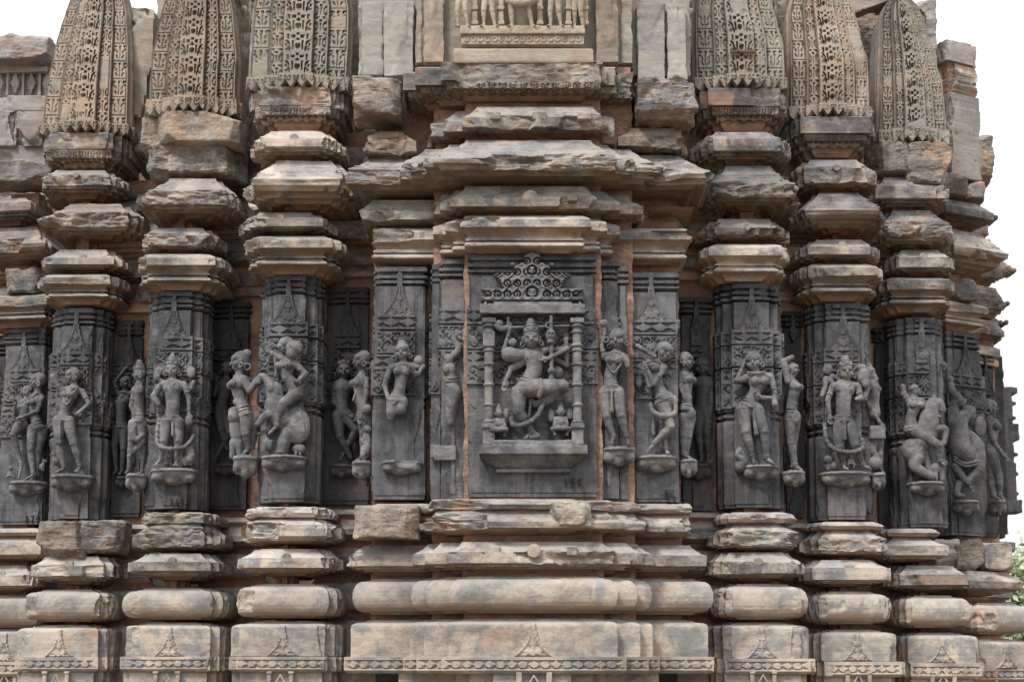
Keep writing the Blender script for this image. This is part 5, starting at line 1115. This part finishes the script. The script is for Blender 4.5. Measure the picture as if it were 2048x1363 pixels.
g = Fig('c6', 1688, 840, YF, 14); g.blob((665, 1035), (13, 10, 9)); g.blob((650, 1005, 6), (9, 9, 8)); g.rope([(650, 1030, 6), (650, 1055, 6)], 4); g2 = Fig('c6', 1688, 840, YF, 8); g2.dwarf((780, 985, 0), 4, False)
statue('standing god with palm held down and garland across his shins, number 151 beneath', f, M_FIG, (1637, 1742, 946, 976), seed=19, extra=[('animal', g), ('attendant', g2)])
f = Fig('c6', 1752, 830, YF, -16)
f.head((905, 520), 11, 65, 0, 'cap', face=False); f.body((905, 520), (905, 560), (925, 610), (920, 680), (925, 740), 12.5, 50, False, sh=((895, 575, 4), (940, 575, -4)), belt=False); f.arm([(900, 480, 2), (935, 560, 6), (905, 640, 8)], 11.5, hand=False); f.arm([(890, 690, 6), (915, 740, 10), (950, 800, 10)], 12); f.S.box(f.t((930, 850, 6)), (14, 12, 10), 1.5); f.leg([(915, 880, 0), (915, 950, 2), (950, 1010, 4)], 10, foot=False); f.blob((920, 1010, 2), (14, 14, 11)); f.leg([(950, 880, -4), (955, 960, -4), (958, 1040, -6), (965, 1055, 0)], 10)
statue('many-armed profile figure holding a square box, near the number 151', f, M_FIG, (1742, 1773, 946, 980), seed=20, brw=-16)
# ---- horse rider pier G
f = Fig('c7', 1842, 850, YG, 18)
f.head((213, 560), 9.5, -20, 10, 'cap', face=False); f.body((213, 560), (208, 600), (212, 645), (190, 705), (195, 760), 13.5, 15, sh=((180, 615), (245, 615))); f.arm([(182, 615), (158, 580, 2), (150, 545, 6)], 12.5, hand=False, rad=(.5, .46, .46, .42)); f.rope([(255, 620, 0), (270, 670, 8), (262, 690, 10)], [6, 5, 4]); f.leg([(210, 775, 6), (315, 852, 18), (325, 930, 14), (335, 945, 18)], 13.5)
g = Fig('c7', 1842, 850, YG, 14); g.blob((205, 868), (25, 26, 18), k=3); g.rope([(215, 910, 4), (205, 950, 6), (250, 985, 8), (292, 1008, 8)], [15, 11, 8, 6], k=2); g.rope([(240, 830, 0), (275, 760, 0), (285, 690, 2), (305, 630, 4)], [20, 22, 18, 12], k=3); g.rope([(300, 625, 6), (335, 630, 8), (352, 665, 8)], [10, 9, 6]); g.rope([(290, 770, 8), (350, 760, 12), (358, 790, 12), (348, 840, 12)], [9, 7, 6, 5]); g.rope([(285, 640, 12), (300, 690, 14), (335, 700, 12)], 2.2); g.blob((312, 600, 4), (4, 7, 4)); g.rope([(250, 860, -4), (275, 940, -4), (300, 1005, 0)], [10, 7, 5])
g2 = Fig('c7', 1842, 850, YG, 14); g2.blob((318, 960), (12, 12, 10)); g2.blob((345, 935, 6), (10, 7, 7)); g2.rope([(310, 975, 4), (310, 1018, 4)], 4); g2.rope([(342, 975, 4), (345, 1018, 4)], 4)
statue('rider on a rearing horse with a small dog under it, far right', f, M_FIG, (1815, 1888, 966, 992), seed=21, extra=[('horse', g), ('animal', g2)])
# ---- acrobat pier H
f = Fig('c7', 1925, 850, YH, 14)
f.blob((395, 502, 0), (8, 8, 8)); f.rope([(395, 520), (405, 570, 4), (430, 610, 6)], [6, 8, 10], k=2); f.blob((440, 622, 8), (11, 11, 10)); f.rope([(420, 600, 0), (400, 700, 0), (395, 780, 0)], [12, 11, 9], k=2); f.rope([(500, 690, 0), (460, 690, 4), (430, 740, 6), (430, 850, 6), (470, 900, 4)], [8, 11, 17, 21, 18], k=3)
f.blob((480, 668, 4), (16, 12, 11)); f.rope([(485, 790, 4), (520, 860, 6), (518, 970, 4), (455, 1040, 2)], [9, 14, 12, 7], k=2); f.rope([(405, 950, 6), (440, 1010, 8), (470, 1045, 8)], [9, 7, 5]); f.hand(f.t((472, 1050, 8)), np.array([.5, -1, .1]), 13); f.rope([(395, 905, 12), (440, 940, 18), (500, 930, 16), (538, 905, 8)], [2.2, 2.6, 2.6, 2.2]); f.rope([(393, 920, 12), (440, 955, 18), (505, 945, 16), (540, 920, 8)], 2.2); f.rope([(430, 1030), (410, 1090, 4), (440, 1100, 6)], [8, 6, 4]); f.blob((550, 740, -6), (12, 20, 5))
statue('acrobat bent over backwards with a hand reaching to the floor, last pier on the right', f, M_FIG, (1896, 1957, 1003, 1032), seed=22)
f = Fig('c7', 1985, 850, 8*1.33, -4)
f.head((610, 640), 14, 70, 0, 'cap'); f.S.ring(f.t((588, 662, 12)), (0, 0, 1), 5, 2, k=.3); f.body((610, 640), (602, 695), (620, 745), (610, 820), (612, 880), 14.5, 60, sh=((592, 715, 4), (640, 715, -2)), belt=False); f.arm([(597, 722, 8), (612, 820, 12), (655, 885, 14)], 14); f.leg([(610, 905, 2), (640, 1000, 4), (650, 1090, 0), (662, 1108, 4)], 14.5); f.leg([(595, 905, -2), (600, 1000, 0), (615, 1090, 0), (635, 1108, 6)], 13.5)
statue('profile woman looking right at the outer right corner of the wall', f, M_FIG, (1974, 2008, 1003, 1034), seed=23)
# ================================================================== THE DANCING GOD IN HIS NICHE
YD = DY
n_ = empty('carved_niche', (at(1065, 940, YD)[0], YD-.1, at(1065, 940, YD)[2]), 'pillared niche with openwork gable in the middle of the central bay', 'niche')
def npart(name, S, px, py, Y, seed=0, h=1.1, noise=.4): V, Q = S.mesh(h, noise, .15, seed); return mesh_obj(name, place(V, px, py, Y), Q, M_FIG, n_, 0)
for cxp in (978, 1154):
    S = Sdf(.8); top, bot = 638, 893
    S.cap((0, -top+900-0, 18), (0, -bot+900, 18), 9)
    for y in (642, 650, 663, 690, 700, 729, 771, 812, 846): S.ring((0, 900-y, 18), (0, 1, 0), 9.5, 2.6 if y not in (650, 690) else 3.4)
    S.box((0, 900-640, 16), (13, 4, 13), 1); S.box((0, 900-872, 16), (11, 20, 11), 1); S.box((0, 900-855, 18), (13, 4, 13), 1)
    if cxp == 978: S.box((0, 900-678, 20), (10, 14, 9), 2)
    npart('colonnette', S, cxp, 900, YD, cxp)
S = Sdf(.6); S.box((0, 0, 14), (105, 8, 18), 1.5); S.box((0, 13, 8), (78, 4, 12), 1); S.box((0, 10, 10), (90, 2, 14), 1); S.cap((-97, 8, 20), (-95, 18, 18), 6, 1.5); S.cap((97, 8, 20), (95, 18, 18), 6, 1.5)
npart('lintel', S, 1065, 626, YD, 1)
S = Sdf(.5); S.box((0, 0, 16), (107, 8, 24), 1.2)
for t in range(16): S.box((0, -10-t*1.7, 14-t*.9), (102-t*1.9*(1+t*.03), 1.6, 20-t*1.25), .8, k=1.5)
S.box((0, -38, 4), (74, 3, 8), .6); S.box((0, 11, 18), (78, 4, 20), 2)
npart('sill', S, 1066, 905, YD, 2)
S = Sdf(1); S.box((0, 0, 16), (77, 3.5, 18), 2.5); npart('ledge', S, 1063, 891, YD, 5, noise=1.5)
# openwork gable: 2-D drawing given thickness
def gable():
    h = 1.; xs = np.arange(-108, 109, h); ys = np.arange(-3, 102, h); ws = np.arange(-3, 17, h); X, Y = np.meshgrid(xs, ys, indexing='ij')
    ax = np.abs(X); step = np.where(Y < 24, 84+20*np.clip(Y/24, 0, 1)**1.6, np.where(Y < 56, 58+24*((Y-24)/32)**1.8, np.where(Y < 78, 30+22*((Y-56)/22)**1.8, np.where(Y < 98, 9+7*np.sin((Y-78)/20*3.1), 0))))
    out = ax-step-1.5*np.sin(Y*.9)
    cell = 20.; u = (ax/cell) % 1-.5; v = (Y/23.) % 1-.5; r = np.hypot(u*cell, v*23)
    pierce = np.minimum(np.abs(r-6.6)-1.5, r-2.2)                      # rings with a pierced eye
    diag = np.abs(((ax+Y*1.2) % 22)-11)-1.6; pierce = np.where((ax > 26), np.minimum(pierce, diag), pierce)
    c0 = np.hypot(X, Y-16); pierce = np.where(c0 < 19, 9, pierce); pierce = np.minimum(pierce, np.where(c0 < 19, np.abs(c0-11)-2.6, 9))
    c1 = np.hypot(X, Y-62); pierce = np.where(c1 < 15, np.minimum(np.abs(c1-9)-2, np.hypot(ax-4, Y-64)-1.8), pierce)
    D2 = np.maximum(out, -pierce); D2 = np.maximum(D2, -(Y+1)); base = np.maximum(np.abs(Y-3)-3.2, ax-104); D2 = np.minimum(D2, base)
    back = np.maximum(out, -(Y+1))
    D = np.maximum(D2[:, :, None], np.abs(ws[None, None]-7)-6.5-1.5*np.cos(r*.6)[:, :, None]); Db = np.maximum(back[:, :, None], np.abs(ws[None, None]-0)-1.6)
    D = np.minimum(D, Db); D[0] = D[-1] = 9; D[:, 0] = D[:, -1] = 9; D[:, :, 0] = D[:, :, -1] = 9
    return nets(D.astype(np.float32), np.array([xs[0], ys[0], ws[0]]), h)
V, Q = gable(); mesh_obj('openwork_gable', place(V, 1064, 603, YD), Q, M_FIG, n_, 0)
f = Fig('cS', 1065, 800, YD, 20, 1.3); u = 15
f.head((566, 340, 6), 17.8, -4, 3, 'crown', crownh=1.2); f.body((566, 340, 6), (582, 430), (592, 505), (592, 610), (540, 715), 17, 8, False, sh=((500, 455), (680, 445)), belt=True); f.blob((505, 770, 2), (19, 18, 15), 0, 3); f.blob((530, 735, 6), (20, 15, 12), 20, 3)
f.arm([(490, 455, -4), (325, 440, -4), (375, 275, 2)], 13, hd=(.1, 1, .1)); f.rope([(490, 470, 2), (430, 485, 6), (375, 480, 6)], [9, 13, 16], k=1); f.blob((405, 365, -2), (9, 9, 7))
f.arm([(495, 540, -2), (395, 590, 2), (345, 700, 8)], 12.5, hd=(-.15, -1, .2), rad=(.62, .6, .44, .34)); f.hand(f.t((335, 720, 10)), np.array([-.1, -1, .2]), 17)
f.arm([(670, 445, -6), (868, 560, -6), (865, 370, 0)], 12.5, hd=(0, 1, .1), rad=(.5, .44, .42, .34)); f.arm([(690, 440, 0), (868, 428, 4), (705, 525, 16)], 13.5, hd=(-1, -.02, .1)); f.blob((790, 625, -4), (11, 13, 7))
f.leg([(510, 775, 4), (825, 762, 14), (700, 860, 0)], 16.5, foot=False, rad=(1.2, .88, .62, .42), anklet=False); f.rope([(720, 850, 0), (620, 900, -4), (560, 880, -4)], [11, 9, 7], k=1); f.leg([(455, 810), (452, 970, 8), (560, 1140, 2), (520, 1195, 10)], 16, rad=(1.1, .8, .68, .42)); f.rope([(575, 1150, 2), (615, 1185, 4), (560, 1200, 6)], [6, 6, 5])
f.rope([(395, 1030, 0), (410, 1090, 8), (470, 1100, 14), (545, 1075, 18), (620, 1005, 14), (665, 900, 4)], 4.4, 1)
f.S.cap(f.t((300, 240, 2)), f.t((890, 222, 2)), 2.8, 2.4); f.blob((285, 205, 2), (9, 8, 6)); f.rope([(260, 215, 2), (300, 250, 2), (360, 235, 2)], [6, 6, 5])
f.S.cap(f.t((735, 150, 8)), f.t((735, 700, 14)), 3.6, 4); f.blob((730, 318, 12), (10.5, 13, 10)); f.blob((730, 375, 12), (8, 6, 8)); f.S.ell(f.t((712, 312, 21)), (2.6, 3, 3), cut=True, k=.3); f.S.ell(f.t((748, 312, 21)), (2.6, 3, 3), cut=True, k=.3); f.blob((735, 630, 14), (8, 7, 7)); f.blob((735, 690, 14), (6, 5, 5)); f.S.ring(f.t((715, 225, 8)), (0, 0, 1), 6, 2)
f.S.cap(f.t((365, 150, 2)), f.t((365, 250, 2)), 3)
for q in range(6): f.rope([(430+q*3, 690+q*9, 12), (510, 715+q*10, 20), (600, 730+q*12, 14)], 1.1) if q % 2 == 0 else None
f.rope([(640, 720, 22), (650, 790, 24), (630, 850, 18)], [5, 5, 5]); f.rope([(560, 870, 4), (550, 960, 4), (545, 1020, 4)], 2.4, 1)
g = Fig('cS', 1065, 800, YD, 20); g.dwarf((285, 985, 0), 8.6); g.S.cap(g.t((245, 1132, 14)), g.t((345, 1132, 14)), 5.5); g.blob((222, 985, -4), (6, 10, 5)); g.blob((350, 985, -4), (6, 12, 5))
g2 = Fig('cS', 1065, 800, YD, 20); g2.dwarf((815, 970, 0), 9); g2.S.cap(g2.t((775, 1122, 14)), g2.t((865, 1122, 14)), 4.8); g2.blob((735, 1000, -4), (7, 13, 5)); g2.blob((895, 985, -4), (7, 12, 5))
statue('many-armed dancing god lifting one knee beside a skull-topped staff', f, M_FIG, None, seed=31, extra=[('attendant', g), ('attendant', g2)], noise=.3)
# ================================================================== row of pale figures cut by the top edge
pn = empty('figure_frieze', (at(1047, 95, DY)[0], DY, at(1047, 95, DY)[2]), 'pale tan carved base with beads, under the figures at the top edge', 'relief panel')
S = Sdf(.5); S.box((0, -8, 0), (128, 8, 16), 1); S.box((0, -26, -4), (126, 10, 14), 1)
for q in range(-8, 9): S.ring((q*14.5, -26, 11.5), (0, 0, 1), 4.6, 1.7); S.ell((q*14.5, -26, 10), (1.4, 1.8, 1.6))
V, Q = S.mesh(1.3, 1.5, .1, 3); mesh_obj('beaded_base', place(V, 1045, 60, DY+.02), Q, M_CREAM, pn, 0)
for q, xx in enumerate((950, 1002, 1080, 1137, 1170)):
    S = Sdf(.6); S.box((0, 70, 4), (4.5, 66, 7), 1)
    for y in (8, 40, 90, 128): S.box((0, y, 5), (6.5, 3, 9), 1)
    V, Q = S.mesh(1.4, .8, .1, q); mesh_obj('colonnette', place(V, xx, 60, DY+.04), Q, M_CREAM, pn, 0)
for i, (xx, fa, sp, lab) in enumerate(((925, 10, 12, 'pale figure cut by the top edge, leftmost of the five over the beads'), (978, -15, 14, 'pale figure cut by the top edge, second from the left over the beaded base'), (1042, 0, 26, 'pale broad central figure with legs wide apart over the beaded base'), (1110, 10, 13, 'pale slender figure right of the broad central one, over the beaded base'), (1156, -10, 10, 'pale figure cut by the top edge, rightmost over the beaded base'))):
    f = Fig('p', xx, 50, DY+.02, 12, 1.2); u = 8.5 if i != 2 else 11; b = 62
    hp = b-8.2*u; f.head((xx, hp-7.2*u), u, fa, 0, 'crown', crownh=1); f.body((xx, hp-7.2*u), (xx, hp-5.6*u), (xx+2, hp-4.2*u), (xx, hp-2.2*u), (xx, hp), u, 0, i % 2 == 1, sh=((xx-2*u, hp-4.9*u), (xx+2*u, hp-4.9*u)))
    f.arm([(xx-2*u, hp-4.9*u), (xx-2.6*u, hp-2.6*u, 2), (xx-2*u, hp-.8*u, 5)], u); f.arm([(xx+2*u, hp-4.9*u), (xx+2.7*u, hp-2.8*u, 2), (xx+1.6*u, hp-3.6*u, 8)], u)
    f.leg([(xx-.7*u, hp+.4*u), (xx-sp*.8, hp+4.2*u, 3), (xx-sp*.7, b-4, 0), (xx-sp*.8-4, b-1, 6)], u); f.leg([(xx+.7*u, hp+.4*u), (xx+sp*.5, hp+4.2*u, 3), (xx+sp*.9, b-4, 0), (xx+sp*.9+4, b-1, 6)], u)
    if i == 2: f.rope([(xx-26, 10, 6), (xx, 16, 10), (xx+30, 6, 6)], [6, 9, 8])
    statue(lab, f, M_CREAM, None, seed=40+i, noise=1.0, h=1.2)
# ================================================================== PAINTED NUMBERS
DG = {'1': [[(.3, .75), (.5, 1), (.5, 0)]], '5': [[(.8, 1), (.25, 1), (.2, .55), (.6, .6), (.8, .35), (.6, .05), (.15, .05)]], '6': [[(.7, 1), (.3, .6), (.2, .25), (.45, 0), (.75, .2), (.6, .45), (.25, .35)]],
      '2': [[(.15, .8), (.45, 1), (.75, .75), (.15, .02), (.85, .05)]], '8': [[(.5, .52), (.2, .75), (.5, 1), (.8, .75), (.5, .52), (.15, .25), (.5, 0), (.85, .25), (.5, .52)]], '7': [[(.15, 1), (.85, 1), (.4, 0)]], '0': [[(.5, 1), (.2, .5), (.5, 0), (.8, .5), (.5, 1)]]}
def number(txt, px, py, Y, parent, hpx=14, lean=0):
    V, Q = [], []; k = Y/F; x0, _, z0 = at(px, py, Y)
    for i, chx in enumerate(txt):
        for st in DG[chx]:
            for (a, b), (c, d) in zip(st[:-1], st[1:]):
                p = np.array([(i*.8+a*.6), b])*hpx; q = np.array([(i*.8+c*.6), d])*hpx; e = q-p; L = np.linalg.norm(e); e /= L; nn = np.array([-e[1], e[0]])*.7; p = p-e*.5; q = q+e*.5
                n0 = len(V)
                for w_ in (0, 4.5):
                    for r in (p+nn, p-nn, q-nn, q+nn): V.append((x0+r[0]*k, Y-w_*k, z0+r[1]*k))
                Q += [(n0+4, n0+5, n0+6, n0+7), (n0, n0+4, n0+7, n0+3), (n0+1, n0+2, n0+6, n0+5), (n0, n0+1, n0+5, n0+4), (n0+3, n0+7, n0+6, n0+2)]
    mesh_obj('painted_number', V, Q, M_PAINT, parent, 0, False)
number('170', 50, 1045, YZ-.014, Z.o); number('165', 339, 1011, YB-.014, B.o); number('162', 607, 997, YC+.032, C_.o, 12); number('158', 1127, 972, DY-.014, Dm.o, 17); number('56', 1328, 994, DY+.157, Dm.o, 15); number('151', 1722, 1030, YF+.032, Fp.o, 12)
